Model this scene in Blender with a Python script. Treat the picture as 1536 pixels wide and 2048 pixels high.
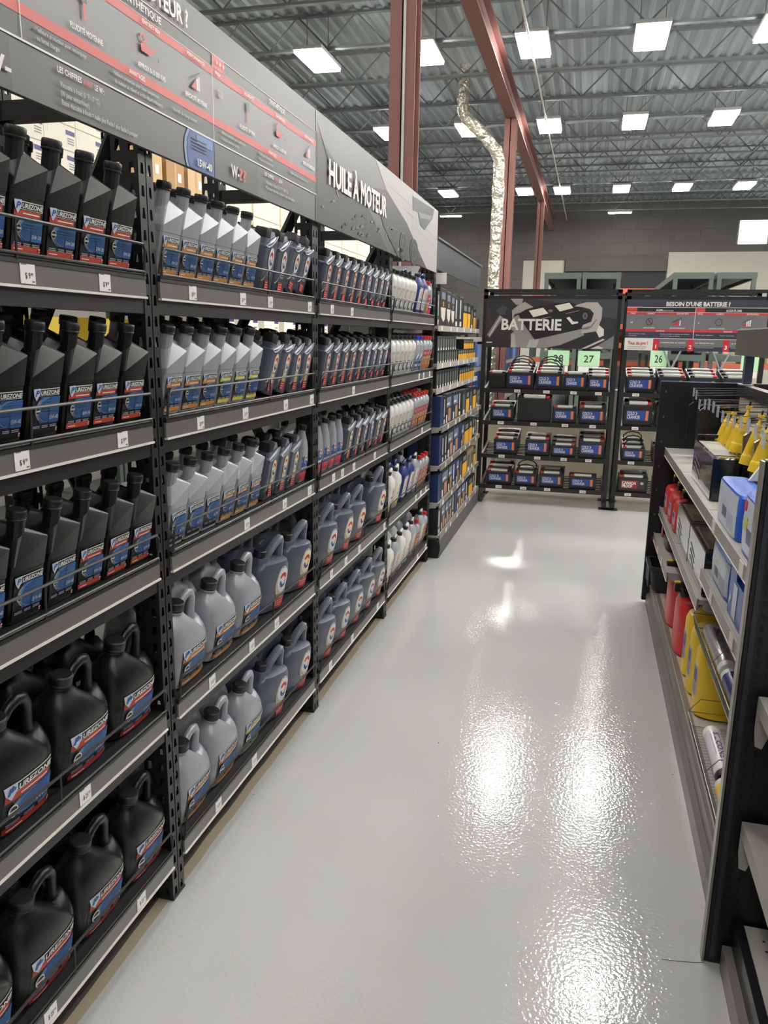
import bpy, math, random
from mathutils import Vector, Matrix
from mathutils.bvhtree import BVHTree
random.seed(7)
PI=math.pi
for o in list(bpy.data.objects): bpy.data.objects.remove(o)
S=bpy.context.scene
COL=S.collection

# ------------------------------------------------------------------ camera
F_PX,PITCH,YAW,ROLL=1568.2,0.2210,0.2491,0.0173
def cam_axes():
    f=Vector((-math.sin(YAW)*math.cos(PITCH),math.cos(YAW)*math.cos(PITCH),-math.sin(PITCH)))
    r=Vector((math.cos(YAW),math.sin(YAW),0)); u=r.cross(f)
    c,s=math.cos(ROLL),math.sin(ROLL)
    return c*r+s*u,-s*r+c*u,f
R_,U_,F_=cam_axes()
cd=bpy.data.cameras.new('camera'); cam=bpy.data.objects.new('camera',cd); COL.objects.link(cam)
cd.sensor_fit='VERTICAL'; cd.sensor_height=24; cd.lens=F_PX/2048*24; cd.clip_start=.02; cd.clip_end=200
M=Matrix.Identity(4)
for i in range(3): M[i][0]=R_[i]; M[i][1]=U_[i]; M[i][2]=-F_[i]
M[0][3],M[1][3],M[2][3]=0,0,1.62
cam.matrix_world=M
S.camera=cam
# ------------------------------------------------------------------ world, exposure
w=bpy.data.worlds.new('World'); S.world=w; w.use_nodes=True
w.node_tree.nodes['Background'].inputs[0].default_value=(.8,.86,1,1)
w.node_tree.nodes['Background'].inputs[1].default_value=.6
S.view_settings.view_transform='Standard'; S.view_settings.look='None'
S.view_settings.exposure=0.0; S.view_settings.gamma=1; S.view_settings.use_curve_mapping=False
LIGHT_E=70.0

# ------------------------------------------------------------------ materials
def lin(c):
    return tuple(((x/255)/12.92 if x/255<=.04045 else ((x/255+.055)/1.055)**2.4) for x in c)
MATS={}
def mat(name,rgb,rough=.5,metal=0,emit=0,coat=0,alpha=1,bump=0,bscale=80,bdist=.01,vary=0,vscale=8,trans=0,spec=.5):
    if name in MATS: return MATS[name]
    m=bpy.data.materials.new(name); m.use_nodes=True; nt=m.node_tree; b=nt.nodes['Principled BSDF']
    c=lin(rgb)+(1,)
    b.inputs['Base Color'].default_value=c; b.inputs['Roughness'].default_value=rough
    b.inputs['Metallic'].default_value=metal; b.inputs['Specular IOR Level'].default_value=spec
    if coat: b.inputs['Coat Weight'].default_value=coat; b.inputs['Coat Roughness'].default_value=.08
    if emit: b.inputs['Emission Color'].default_value=c; b.inputs['Emission Strength'].default_value=emit
    if alpha<1: b.inputs['Alpha'].default_value=alpha
    if trans: b.inputs['Transmission Weight'].default_value=trans
    m.diffuse_color=c
    if bump or vary:
        tc=nt.nodes.new('ShaderNodeTexCoord')
    if vary:
        n=nt.nodes.new('ShaderNodeTexNoise'); n.inputs['Scale'].default_value=vscale; n.inputs['Detail'].default_value=4
        nt.links.new(tc.outputs['Object'],n.inputs['Vector'])
        mx=nt.nodes.new('ShaderNodeMix'); mx.data_type='RGBA'
        mx.inputs[6].default_value=tuple(x*(1-vary) for x in c[:3])+(1,); mx.inputs[7].default_value=tuple(min(1,x*(1+vary)) for x in c[:3])+(1,)
        nt.links.new(n.outputs['Fac'],mx.inputs[0]); nt.links.new(mx.outputs[2],b.inputs['Base Color'])
    if bump:
        n=nt.nodes.new('ShaderNodeTexNoise'); n.inputs['Scale'].default_value=bscale; n.inputs['Detail'].default_value=2
        nt.links.new(tc.outputs['Object'],n.inputs['Vector'])
        bp=nt.nodes.new('ShaderNodeBump'); bp.inputs['Strength'].default_value=bump; bp.inputs['Distance'].default_value=bdist
        nt.links.new(n.outputs['Fac'],bp.inputs['Height']); nt.links.new(bp.outputs['Normal'],b.inputs['Normal'])
    MATS[name]=m; return m
def ink(r,g,b,rough=.45): return mat('ink_%d_%d_%d'%(r,g,b),(r,g,b),rough)
WHITE=ink(225,225,222); RED=ink(200,40,38); BLACKI=ink(22,22,25)
m_rack=mat('rack_black_steel',(29,29,31),.42,.0,bump=.05,bscale=300)
m_deck=mat('rack_deck_dark',(18,18,20),.5)
m_rail=mat('price_channel_grey',(104,102,100),.35,vary=.08,vscale=30)
m_railw=mat('rail_white_edge',(226,222,214),.4)
m_wire=mat('wire_dark',(62,60,58),.4,.1)
m_chrome=mat('chrome_wire',(170,170,172),.18,.95)
m_bpl=mat('black_bottle_plastic',(20,21,22),.36,spec=.42)
m_spl=mat('silver_bottle_plastic',(160,162,170),.34,.15)
m_gpl=mat('slate_bottle_plastic',(82,89,104),.33,spec=.6)
m_wpl=mat('white_bottle_plastic',(212,212,208),.38)
m_nvpl=mat('navy_bottle_plastic',(34,52,118),.35)
m_cap=mat('black_cap',(20,20,22),.45)
m_rcap=mat('red_cap',(196,36,32),.4); m_bcap=mat('blue_cap',(30,60,190),.4)
m_gond=mat('gondola_black',(20,21,25),.35)
m_gedge=mat('gondola_edge_grey',(120,116,112),.3,.4)
m_gdeck=mat('gondola_deck_grey',(168,165,158),.45)
m_glip=mat('gondola_lip_taupe',(128,120,114),.35)
m_wrap=mat('clear_shrink_wrap_black',(20,26,24),.12,coat=1,bump=.25,bscale=25)
m_card=mat('cardboard',(176,140,98),.8,vary=.08); m_case=mat('white_case_board',(246,240,224),.75,vary=.04,vscale=3)

# ------------------------------------------------------------------ mesh tools
class MB:
    def __init__(s): s.v=[];s.f=[];s.m=[];s.mats=[]
    def mi(s,m):
        if m not in s.mats: s.mats.append(m)
        return s.mats.index(m)
    def add(s,vs,fs,m):
        o=len(s.v); k=s.mi(m); s.v+= [tuple(x) for x in vs]
        for f in fs: s.f.append(tuple(i+o for i in f)); s.m.append(k)
        return s
    def box(s,x0,x1,y0,y1,z0,z1,m,ch=0):
        if x0>x1:x0,x1=x1,x0
        if y0>y1:y0,y1=y1,y0
        if z0>z1:z0,z1=z1,z0
        if ch<=0:
            vs=[(x,y,z) for x in (x0,x1) for y in (y0,y1) for z in (z0,z1)]
            return s.add(vs,[(0,1,3,2),(4,6,7,5),(0,4,5,1),(2,3,7,6),(0,2,6,4),(1,5,7,3)],m)
        ch=min(ch,(x1-x0)*.49,(y1-y0)*.49,(z1-z0)*.49)
        def ring(z,k):
            a=[(x0+k+ch,y0+k),(x1-k-ch,y0+k),(x1-k,y0+k+ch),(x1-k,y1-k-ch),(x1-k-ch,y1-k),(x0+k+ch,y1-k),(x0+k,y1-k-ch),(x0+k,y0+k+ch)]
            return [(p[0],p[1],z) for p in a]
        return s.loft([ring(z0,ch*.5),ring(z0+ch,0),ring(z1-ch,0),ring(z1,ch*.5)],m)
    def loft(s,rings,m,caps=True):
        n=len(rings[0]); vs=[p for r in rings for p in r]; fs=[]
        for i in range(len(rings)-1):
            for j in range(n):
                a=i*n+j;b=i*n+(j+1)%n; fs.append((a,b,b+n,a+n))
        if caps: fs.append(tuple(range(n-1,-1,-1))); fs.append(tuple((len(rings)-1)*n+j for j in range(n)))
        return s.add(vs,fs,m)
    def lathe(s,prof,m,c=(0,0,0),n=16,axis='z'):
        rings=[]
        for r,h in prof:
            ring=[]
            for j in range(n):
                a=2*PI*j/n; p=(r*math.cos(a),r*math.sin(a),h)
                if axis=='x': p=(h,p[0],p[1])
                elif axis=='y': p=(p[1],h,p[0])
                ring.append((p[0]+c[0],p[1]+c[1],p[2]+c[2]))
            rings.append(ring)
        return s.loft(rings,m)
    def tube(s,pts,r,m,n=6,ry=None,closed=False):
        P=[Vector(p) for p in pts]; rings=[]; up=None
        for i,p in enumerate(P):
            if i==0:t=P[1]-P[0]
            elif i==len(P)-1:t=P[-1]-P[-2]
            else:t=(P[i]-P[i-1]).normalized()+(P[i+1]-P[i]).normalized()
            t.normalize()
            if up is None:
                up=Vector((1,0,0)) if abs(t.x)<.9 else Vector((0,1,0))
            a=up-t*up.dot(t)
            if a.length<1e-5: a=t.orthogonal()
            a.normalize(); b=t.cross(a); up=a
            ra=r[i] if isinstance(r,(list,tuple)) else r; rb=(ry if ry else ra)
            if ry and isinstance(ry,(list,tuple)): rb=ry[i]
            rings.append([tuple(p+a*ra*math.cos(2*PI*j/n)+b*rb*math.sin(2*PI*j/n)) for j in range(n)])
        return s.loft(rings,m)
    def prism(s,poly,axis,d0,d1,m):
        def mk(p,d): return {'x':(d,p[0],p[1]),'y':(p[0],d,p[1]),'z':(p[0],p[1],d)}[axis]
        return s.loft([[mk(p,d0) for p in poly],[mk(p,d1) for p in poly]],m)
    def quad(s,a,b,c,d,m): return s.add([a,b,c,d],[(0,1,2,3)],m)
    def mesh(s,name,smooth=35):
        me=bpy.data.meshes.new(name); me.from_pydata(s.v,[],s.f)
        for m in s.mats: me.materials.append(m)
        me.polygons.foreach_set('material_index',s.m)
        me.update()
        import bmesh
        bm=bmesh.new(); bm.from_mesh(me); bmesh.ops.recalc_face_normals(bm,faces=bm.faces); bm.to_mesh(me); bm.free()
        if smooth:
            me.polygons.foreach_set('use_smooth',[True]*len(me.polygons))
            try: me.set_sharp_from_angle(angle=math.radians(smooth))
            except Exception: pass
        return me
def link(name,data,parent=None,loc=(0,0,0),rot=(0,0,0)):
    o=bpy.data.objects.new(name,data); COL.objects.link(o); o.location=loc; o.rotation_euler=rot
    if parent: o.parent=parent
    return o
def part(name,mb,parent,smooth=35,label=None,loc=(0,0,0),rot=(0,0,0)):
    o=link(name,mb.mesh(name,smooth) if isinstance(mb,MB) else mb,parent,loc,rot)
    if label: o['label']=label
    return o
def thing(name,label,cat,loc=(0,0,0),rot=(0,0,0),group=None):
    o=bpy.data.objects.new(name,None); COL.objects.link(o); o.location=loc; o.rotation_euler=rot
    o.empty_display_size=.05; o['label']=label; o['category']=cat
    if group: o['group']=group
    return o
def struct(name,mb,smooth=0):
    o=link(name,mb.mesh(name,smooth)); o['kind']='structure'; return o
def spawn(name,tpl,label,cat,loc,rot=(0,0,0),group=None,scale=None):
    r=thing(name,label,cat,loc,rot,group)
    if scale: r.scale=scale
    for pn,me,subs in tpl:
        p=link(pn,me,r)
        for sn,sm in subs: link(sn,sm,p)
    return r
# ---- text
TC={}
def text2d(t,bold=.012):
    k=(t,bold)
    if k in TC: return TC[k]
    cu=bpy.data.curves.new('t','FONT'); cu.body=t; cu.size=1; cu.offset=bold; cu.resolution_u=2; cu.fill_mode='FRONT'
    ob=bpy.data.objects.new('t',cu); COL.objects.link(ob)
    me=bpy.data.meshes.new_from_object(ob)
    vs=[(v.co.x,v.co.y) for v in me.vertices]; fs=[tuple(p.vertices) for p in me.polygons]
    bpy.data.objects.remove(ob); bpy.data.meshes.remove(me); bpy.data.curves.remove(cu)
    if not vs: vs=[(0,0),(0,1),(1,1)]; fs=[(0,1,2)]
    x0=min(v[0] for v in vs);x1=max(v[0] for v in vs)
    TC[k]=([(v[0]-x0,v[1]) for v in vs],fs,x1-x0); return TC[k]
class Flat:
    """draws flat shapes on the plane origin + u*U + v*V, n outward; optional BVH to lay them on a curved body"""
    def __init__(s,o,U,V,bvh=None,eps=.0006):
        s.o=Vector(o);s.U=Vector(U);s.V=Vector(V);s.N=s.U.cross(s.V).normalized();s.mb=MB();s.bvh=bvh;s.eps=eps;s.k=1
    def P(s,u,v,lift=0):
        p=s.o+s.U*u+s.V*v
        if s.bvh:
            h=s.bvh.ray_cast(p+s.N*.5,-s.N)
            if h[0]: p=h[0]
        return tuple(p+s.N*(s.eps*(s.k+lift)))
    def rect(s,u0,u1,v0,v1,m,layer=None):
        if layer: s.k=layer
        if s.bvh:
            n=max(1,int(abs(u1-u0)/.012)); q=max(1,int(abs(v1-v0)/.012))
        else: n=q=1
        vs=[s.P(u0+(u1-u0)*i/n,v0+(v1-v0)*j/q) for j in range(q+1) for i in range(n+1)]
        s.mb.add(vs,[(j*(n+1)+i,j*(n+1)+i+1,(j+1)*(n+1)+i+1,(j+1)*(n+1)+i) for j in range(q) for i in range(n)],m)
    def poly(s,pts,m,layer=None):
        if layer: s.k=layer
        s.mb.add([s.P(*p) for p in pts],[tuple(range(len(pts)))],m)
    def ell(s,cu,cv,ru,rv,m,layer=None,a0=0,a1=2*PI,inner=0,n=20):
        if layer: s.k=layer
        if inner<=0 and a1-a0>6.2:
            c=s.P(cu,cv); vs=[c]+[s.P(cu+ru*math.cos(a0+(a1-a0)*i/n),cv+rv*math.sin(a0+(a1-a0)*i/n)) for i in range(n)]
            s.mb.add(vs,[(0,1+i,1+(i+1)%n) for i in range(n)],m)
        else:
            vs=[]
            for i in range(n+1):
                a=a0+(a1-a0)*i/n
                vs+= [s.P(cu+ru*math.cos(a),cv+rv*math.sin(a)),s.P(cu+ru*inner*math.cos(a),cv+rv*inner*math.sin(a))]
            s.mb.add(vs,[(2*i,2*i+2,2*i+3,2*i+1) for i in range(n)],m)
    def text(s,t,u,v,h,m,w=None,layer=None,bold=.012,align='l',slant=0):
        """v = baseline, h = capital height, w = total width"""
        if layer: s.k=layer
        vs,fs,W=text2d(t,bold); sv=h/.70; su=(w/W) if w else sv
        tw=W*su; ou=u-(tw if align=='r' else tw/2 if align=='c' else 0)
        s.mb.add([s.P(ou+a*su+slant*b*sv,v+b*sv) for a,b in vs],fs,m)

# ================================================================== SETTING
def floor_mat():
    m=bpy.data.materials.new('epoxy_floor'); m.use_nodes=True; nt=m.node_tree; b=nt.nodes['Principled BSDF']; L=nt.links
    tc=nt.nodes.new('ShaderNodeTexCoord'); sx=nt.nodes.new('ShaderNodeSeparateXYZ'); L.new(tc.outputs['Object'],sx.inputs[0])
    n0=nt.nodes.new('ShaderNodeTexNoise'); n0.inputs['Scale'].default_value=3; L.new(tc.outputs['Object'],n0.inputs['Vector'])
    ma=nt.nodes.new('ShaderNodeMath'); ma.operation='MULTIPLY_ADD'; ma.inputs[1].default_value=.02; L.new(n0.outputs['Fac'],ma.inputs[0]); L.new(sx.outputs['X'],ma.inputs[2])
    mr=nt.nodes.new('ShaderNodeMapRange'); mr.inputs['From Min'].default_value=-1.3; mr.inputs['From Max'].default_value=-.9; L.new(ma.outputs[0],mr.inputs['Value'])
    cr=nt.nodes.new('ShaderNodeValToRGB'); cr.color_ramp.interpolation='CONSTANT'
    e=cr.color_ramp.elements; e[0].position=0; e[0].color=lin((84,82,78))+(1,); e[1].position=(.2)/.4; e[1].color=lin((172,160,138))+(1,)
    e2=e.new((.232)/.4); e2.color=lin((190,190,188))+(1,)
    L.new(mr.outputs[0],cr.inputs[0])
    n1=nt.nodes.new('ShaderNodeTexNoise'); n1.inputs['Scale'].default_value=1.2; n1.inputs['Detail'].default_value=5; L.new(tc.outputs['Object'],n1.inputs['Vector'])
    mx=nt.nodes.new('ShaderNodeMix'); mx.data_type='RGBA'; mx.blend_type='MULTIPLY'; mx.inputs[0].default_value=1
    r2=nt.nodes.new('ShaderNodeMapRange'); r2.inputs['To Min'].default_value=.86; r2.inputs['To Max'].default_value=1.06; L.new(n1.outputs['Fac'],r2.inputs['Value'])
    L.new(cr.outputs[0],mx.inputs[6]); L.new(r2.outputs[0],mx.inputs[7])
    # a few small dark specks
    v=nt.nodes.new('ShaderNodeTexVoronoi'); v.inputs['Scale'].default_value=3.2; L.new(tc.outputs['Object'],v.inputs['Vector'])
    lt=nt.nodes.new('ShaderNodeMath'); lt.operation='LESS_THAN'; lt.inputs[1].default_value=.012; L.new(v.outputs['Distance'],lt.inputs[0])
    m2=nt.nodes.new('ShaderNodeMix'); m2.data_type='RGBA'; m2.inputs[7].default_value=(.1,.09,.08,1); L.new(lt.outputs[0],m2.inputs[0]); L.new(mx.outputs[2],m2.inputs[6])
    L.new(m2.outputs[2],b.inputs['Base Color'])
    b.inputs['Roughness'].default_value=.11; b.inputs['Coat Weight'].default_value=.5; b.inputs['Coat Roughness'].default_value=.04
    nb=nt.nodes.new('ShaderNodeTexNoise'); nb.inputs['Scale'].default_value=90; nb.inputs['Detail'].default_value=1.5; L.new(tc.outputs['Object'],nb.inputs['Vector'])
    nc=nt.nodes.new('ShaderNodeTexNoise'); nc.inputs['Scale'].default_value=5; nc.inputs['Detail'].default_value=1; L.new(tc.outputs['Object'],nc.inputs['Vector'])
    ad=nt.nodes.new('ShaderNodeMath'); ad.operation='MULTIPLY_ADD'; ad.inputs[1].default_value=.8; L.new(nc.outputs['Fac'],ad.inputs[0]); L.new(nb.outputs['Fac'],ad.inputs[2])
    bp=nt.nodes.new('ShaderNodeBump'); bp.inputs['Strength'].default_value=.34; bp.inputs['Distance'].default_value=.0022; L.new(ad.outputs[0],bp.inputs['Height'])
    L.new(bp.outputs['Normal'],b.inputs['Normal']); L.new(bp.outputs['Normal'],b.inputs['Coat Normal'])
    return m
XL,XR,YB,YF,ZC=-12,13.5,-7,28.62,6.135
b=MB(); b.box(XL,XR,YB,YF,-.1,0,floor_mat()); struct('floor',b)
def block_mat(name,rgb):
    m=bpy.data.materials.new(name); m.use_nodes=True; nt=m.node_tree; b=nt.nodes['Principled BSDF']; L=nt.links
    tc=nt.nodes.new('ShaderNodeTexCoord'); mp=nt.nodes.new('ShaderNodeMapping'); mp.inputs['Rotation'].default_value=(PI/2,0,0)
    L.new(tc.outputs['Object'],mp.inputs[0]); br=nt.nodes.new('ShaderNodeTexBrick'); L.new(mp.outputs[0],br.inputs['Vector'])
    c=lin(rgb); br.inputs['Color1'].default_value=c+(1,); br.inputs['Color2'].default_value=tuple(x*.9 for x in c)+(1,); br.inputs['Mortar'].default_value=tuple(x*.86 for x in c)+(1,)
    br.inputs['Scale'].default_value=1; br.inputs['Brick Width'].default_value=.8; br.inputs['Row Height'].default_value=.4; br.inputs['Mortar Size'].default_value=.02
    L.new(br.outputs['Color'],b.inputs['Base Color']); b.inputs['Roughness'].default_value=.9; return m
m_block=block_mat('grey_block_wall',(112,110,106)); m_wallw=mat('white_wall_paint',(205,200,188),.8,vary=.06,vscale=1.5)
b=MB()
# far wall with window opening
WX0,WX1,WZ0,WZ1=4.31,7.15,4.70,5.44
b.box(XL,WX0,YF,YF+.3,0,ZC+.3,m_block);b.box(WX1,XR,YF,YF+.3,0,ZC+.3,m_block);b.box(WX0,WX1,YF,YF+.3,0,WZ0,m_block);b.box(WX0,WX1,YF,YF+.3,WZ1,ZC+.3,m_block)
struct('wall_far',b)
b=MB(); b.box(2.27,XR,YF-.02,YF+.01,0,4.47,m_wallw); b.box(-2.46,-1.08,YF-.02,YF+.01,0,4.23,m_wallw); struct('trim_1',b)
b=MB(); b.box(-1.03,2.23,YF-.03,YF+.01,0,3.87,mat('dark_dock_door',(52,52,54),.7)); b.box(-1.03,2.23,YF-.12,YF,3.87,4.27,mat('dock_lintel',(100,97,90),.8)); struct('door_1',b)
b=MB(); b.box(WX0,WX1,YF+.1,YF+.12,WZ0,WZ1,mat('daylight_glass',(235,242,255),.3,emit=2.6))
for x in (WX0,WX0+.92,WX0+1.84,WX1-.05): b.box(x,x+.05,YF+.02,YF+.1,WZ0,WZ1,m_gedge)
struct('window_1',b)
b=MB(); b.box(XL-.3,XL,YB,YF,0,ZC+.3,m_wallw); struct('wall_left',b)
b=MB(); b.box(XR,XR+.3,YB,YF,0,ZC+.3,m_wallw); struct('wall_right',b)
b=MB(); b.box(XL,XR,YB-.3,YB,0,ZC+.3,m_wallw); struct('wall_back',b)
m_roof=mat('ribbed_roof_deck',(150,160,164),.6,.1)
b=MB(); x=XL
pts=[]
while x<XR:
    pts+=[(x,ZC),(x+.08,ZC),(x+.11,ZC-.036),(x+.16,ZC-.036)]; x+=.19
vs=[];fs=[]
for (px,pz) in pts: vs+=[(px,YB,pz),(px,YF,pz)]
for i in range(len(pts)-1): fs.append((2*i,2*i+1,2*i+3,2*i+2))
b.add(vs,fs,m_roof); b.box(XL,XR,YB,YF,ZC+.06,ZC+.12,m_roof); struct('ceiling',b)

# open-web joists across the hall
m_joist=mat('joist_grey_steel',(112,118,120),.6,.1)
jb=MB(); JZ0,JZ1=5.62,6.055
jb.box(XL+.05,XR-.05,-.04,.04,JZ1,JZ1+.03,m_joist); jb.box(XL+.05,XR-.05,-.04,.04,JZ0,JZ0+.03,m_joist)
x=XL+.1;up=False
while x<XR-.6:
    a=(x,0,JZ0+.03 if not up else JZ1+.02); c=(x+.44,0,JZ1+.02 if not up else JZ0+.03); jb.tube([a,c],.012,m_joist,n=4); up=not up; x+=.44
jme=jb.mesh('joist',0)
ords=['nearest','second','third','fourth','fifth','sixth','seventh','eighth','ninth','tenth','eleventh','twelfth','thirteenth','fourteenth','fifteenth','sixteenth','seventeenth','eighteenth','nineteenth','twentieth']
jn=0
for i in range(18):
    y=1.0+i*1.55
    if y>YF-.4: break
    o=thing('ceiling_joist','grey open-web steel roof joist crossing the hall, %s from the camera'%ords[i],'joist',(0,y,0),group='open-web joists under the roof deck'); link('joist_truss',jme,o)
# girder + columns
m_red=mat('oxide_red_steel',(136,94,88),.72,vary=.08,vscale=2)
GX=-1.56
def ibeam_z(b,cx,cy,z0,z1,w,d,m):
    t=.016
    b.box(cx-w/2,cx+w/2,cy-d/2,cy-d/2+t,z0,z1,m); b.box(cx-w/2,cx+w/2,cy+d/2-t,cy+d/2,z0,z1,m); b.box(cx-t/2,cx+t/2,cy-d/2,cy+d/2,z0,z1,m)
b=MB(); t=.02
b.box(GX-.09,GX+.09,YB+.1,YF-.1,5.20,5.215,m_red); b.box(GX-.09,GX+.09,YB+.1,YF-.1,5.58,5.595,m_red); b.box(GX-.008,GX+.008,YB+.1,YF-.1,5.215,5.58,m_red)
g=thing('roof_girder','long oxide-red steel roof girder over the row of columns','girder'); part('girder_beam',b,g,0)
cols=[(6.56,'nearest','broad oxide-red steel column with thin white conduit behind the oil sign',.20),(14.35,'','oxide-red steel column beside the foil-wrapped duct, middle of the three',.20),(22.6,'','slimmer farthest oxide-red steel column beyond the battery racks',.18)]
for cy,_,lab,wd in cols:
    o=thing('steel_column',lab,'column',(GX,cy,0),group='oxide-red columns under the girder')
    b=MB(); ibeam_z(b,0,0,.02,5.20,wd,wd,m_red); part('column_shaft',b,o,0)
    b=MB(); b.box(-.13,.13,-.13,.13,0,.02,m_red); part('base_plate',b,o,0)
    if cy<7:
        b=MB(); b.tube([(.016,-.113,.1),(.016,-.113,5.15)],.011,mat('white_conduit',(200,196,186),.4),8); part('conduit',b,o)
m_foil=mat('foil_wrap',(208,204,190),.3,.65,bump=1,bscale=9,bdist=.12)
b=MB(); p=[(-1.693, 14.008, 0), (-1.685, 14.008, 1.5), (-1.701, 14.008, 2.717), (-1.685, 14.008, 3.83), (-1.693, 14.008, 4.506), (-1.749, 13.968, 4.641), (-1.988, 13.873, 4.903), (-2.21, 13.793, 5.086), (-2.29, 13.754, 5.221), (-2.29, 13.754, 5.42), (-2.266, 13.754, 5.897)]
rr=[.125+.008*math.sin(i*2.3) for i in range(len(p))]
q=[];r2=[]
for i in range(len(p)-1):
    for k in range(6):
        t=k/6; q.append(tuple(p[i][j]*(1-t)+p[i+1][j]*t for j in range(3))); r2.append(.098+.006*math.sin(len(q)*1.9)+.004*math.sin(len(q)*.7))
q.append(p[-1]); r2.append(.098)
o=thing('foil_duct','shiny foil-wrapped round duct rising beside the red column and bending left','duct'); b.tube(q,r2,m_foil,12); part('duct_pipe',b,o)
b=MB(); b.tube([(-1.07,1.6,5.46),(-1.07,28,5.46)],.016,mat('white_conduit',(200,196,186)),8)
for y in (5.65,10.3,14.95,19.6,24.25): b.tube([(-1.07,y,5.46),(-1.07,y,5.64)],.006,m_gedge,6)
o=thing('ceiling_pipe','thin pale conduit pipe running lengthwise under the roof joists','pipe'); part('pipe_run',b,o)

# high-bay lights
m_lamp=mat('led_panel',(255,252,246),.4,emit=LIGHT_E); m_lampb=mat('lamp_housing',(200,200,198),.5)
hb=MB(); hb.box(-.215,.215,-.46,.46,0,.05,m_lampb,.008)
hd=MB(); hd.box(-.20,.20,-.44,.44,-.036,.002,m_lamp)
hs=MB(); hs.tube([(-.16,0,.05),(-.16,0,.61)],.006,m_gedge,5); hs2=MB(); hs2.tube([(.16,0,.05),(.16,0,.61)],.006,m_gedge,5)
me_h1=hs.mesh('hanger'); me_h2=hs2.mesh('hanger')
t_lamp=[('lamp_housing',hb.mesh('lamp_housing'),[]),('lamp_diffuser',hd.mesh('lamp_diffuser',0),[]),('hanger',me_h1,[]),('hanger',me_h2,[])]
b2=MB(); b2.box(-.36,.36,-.07,.07,0,.04,m_lampb); b3=MB(); b3.box(-.34,.34,-.065,.065,-.025,.002,m_lamp)
t_strip=[('lamp_housing',b2.mesh('strip_housing',0),[]),('lamp_diffuser',b3.mesh('strip_diffuser',0),[]),('hanger',me_h1,[]),('hanger',me_h2,[])]
rows={-1.0:'behind',3.6:'overhead',7.72:'first',11.85:'nearest visible',16.1:'second visible',22.8:'third visible'}
cx=[-4.12,-2.55,-1.04,.48,1.99,3.48,5.0,6.5]
cn=['far left','second from left','third from left','fourth from left','fifth from left','sixth from left','seventh from left','eighth from left']
for y,rn in rows.items():
    for i,x in enumerate(cx):
        if y<7 and i%2: continue
        if abs(y-7.72)<.1 and i==2: continue
        if abs(y-22.8)<.1 and i==1: x=-2.03
        spawn('high_bay_light',t_lamp,'bright rectangular high-bay ceiling light, %s, %s row'%(cn[i],rn),'ceiling light',(x,y,5.5),group='high-bay ceiling lights')
spawn('strip_light',t_strip,'low bright strip light by the far wall above the dock door','ceiling light',(.58,26.87,5.49),group='strip lights by the far wall')
spawn('strip_light',t_strip,'low bright strip light by the far wall, left, behind the foil duct','ceiling light',(-4.75,26.87,5.49),group='strip lights by the far wall')

# ================================================================== LEFT RACK
RX=-1.065; RB=-1.52; TILT=math.radians(11)
POST=[(.575,.64),(1.775,1.84),(2.995,3.06),(4.215,4.28),(5.46,5.525)]
BAY=[(POST[i][1],POST[i+1][0]) for i in range(4)]
SH=[1.699,1.345,.982,.548,.112]
SHN=['top','second','middle','fourth','bottom']; BN=['nearest','second','third','farthest']
def perforated(b,P,w,h,ncol,pitch,hw,hh,m):
    """sheet w x h with tapered slots; P(u,v) -> point"""
    rows=int(h/pitch); cw=w/ncol; ph=h/rows
    for i in range(rows):
        for j in range(ncol):
            u0,u1=j*cw,(j+1)*cw; v0,v1=i*ph,(i+1)*ph; cu=(u0+u1)/2; cv=(v0+v1)/2
            o=[(u0,v0),(u1,v0),(u1,v1),(u0,v1)]; n=[(cu-hw,cv-hh),(cu+hw,cv-hh),(cu+hw*.6,cv+hh),(cu-hw*.6,cv+hh)]
            b.add([P(*q) for q in o]+[P(*q) for q in n],[(0,1,5,4),(1,2,6,5),(2,3,7,6),(3,0,4,7)],m)
PH=2.43
ub=MB()   # front upright, origin at front near corner, extends +y .065 and -x .07
perforated(ub,lambda u,v:(0,u,v),.065,PH,2,.05,.0075,.0125,m_rack)
for yy in (0,.065): perforated(ub,lambda u,v:(-u,yy,v),.072,PH,2,.05,.0075,.0125,m_rack)
ub.box(-.004,0,.0305,.0345,0,PH,m_rack)
ub.box(-.075,.002,-.001,.066,0,.008,m_rack)
me_up=ub.mesh('upright',0)
tb=MB(); tb.box(RB-RX+.06,-.06,.012,.052,2.12,2.165,m_rack); me_tie=tb.mesh('tie',0)
db=MB(); D=RB-RX
zz=[(.12,.85),(.85,1.5),(1.5,2.12)]
fl=0
for a,c in zz:
    p0=(D+.06,.032,a) if fl==0 else (-.06,.032,a); p1=(-.06,.032,c) if fl==0 else (D+.06,.032,c)
    db.tube([p0,p1],.022,m_rack,4); fl=1-fl
me_br=db.mesh('brace',0)
fr_l=['at the near end','between the nearest and second bays','between the second and third bays','between the third and farthest bays','at the far end']
for i,(y0,y1) in enumerate(POST):
    o=thing('rack_upright_frame','black slotted steel rack frame %s of the oil shelving'%fr_l[i],'shelving frame',(RX,y0,0),group='slotted frames of the oil rack')
    link('front_post',me_up,o); link('rear_post',me_up,o,(D+.07,0,0)); link('tie_bar',me_tie,o); link('tie_bar',me_tie,o,(0,0,-2.06)); link('diagonal_brace',me_br,o)
def deckpt(zl,s,dx=0):   # s = distance up the sloped deck from the front stop
    return (-1.085-s*math.cos(TILT)+dx, zl+.057+s*math.sin(TILT))
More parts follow.
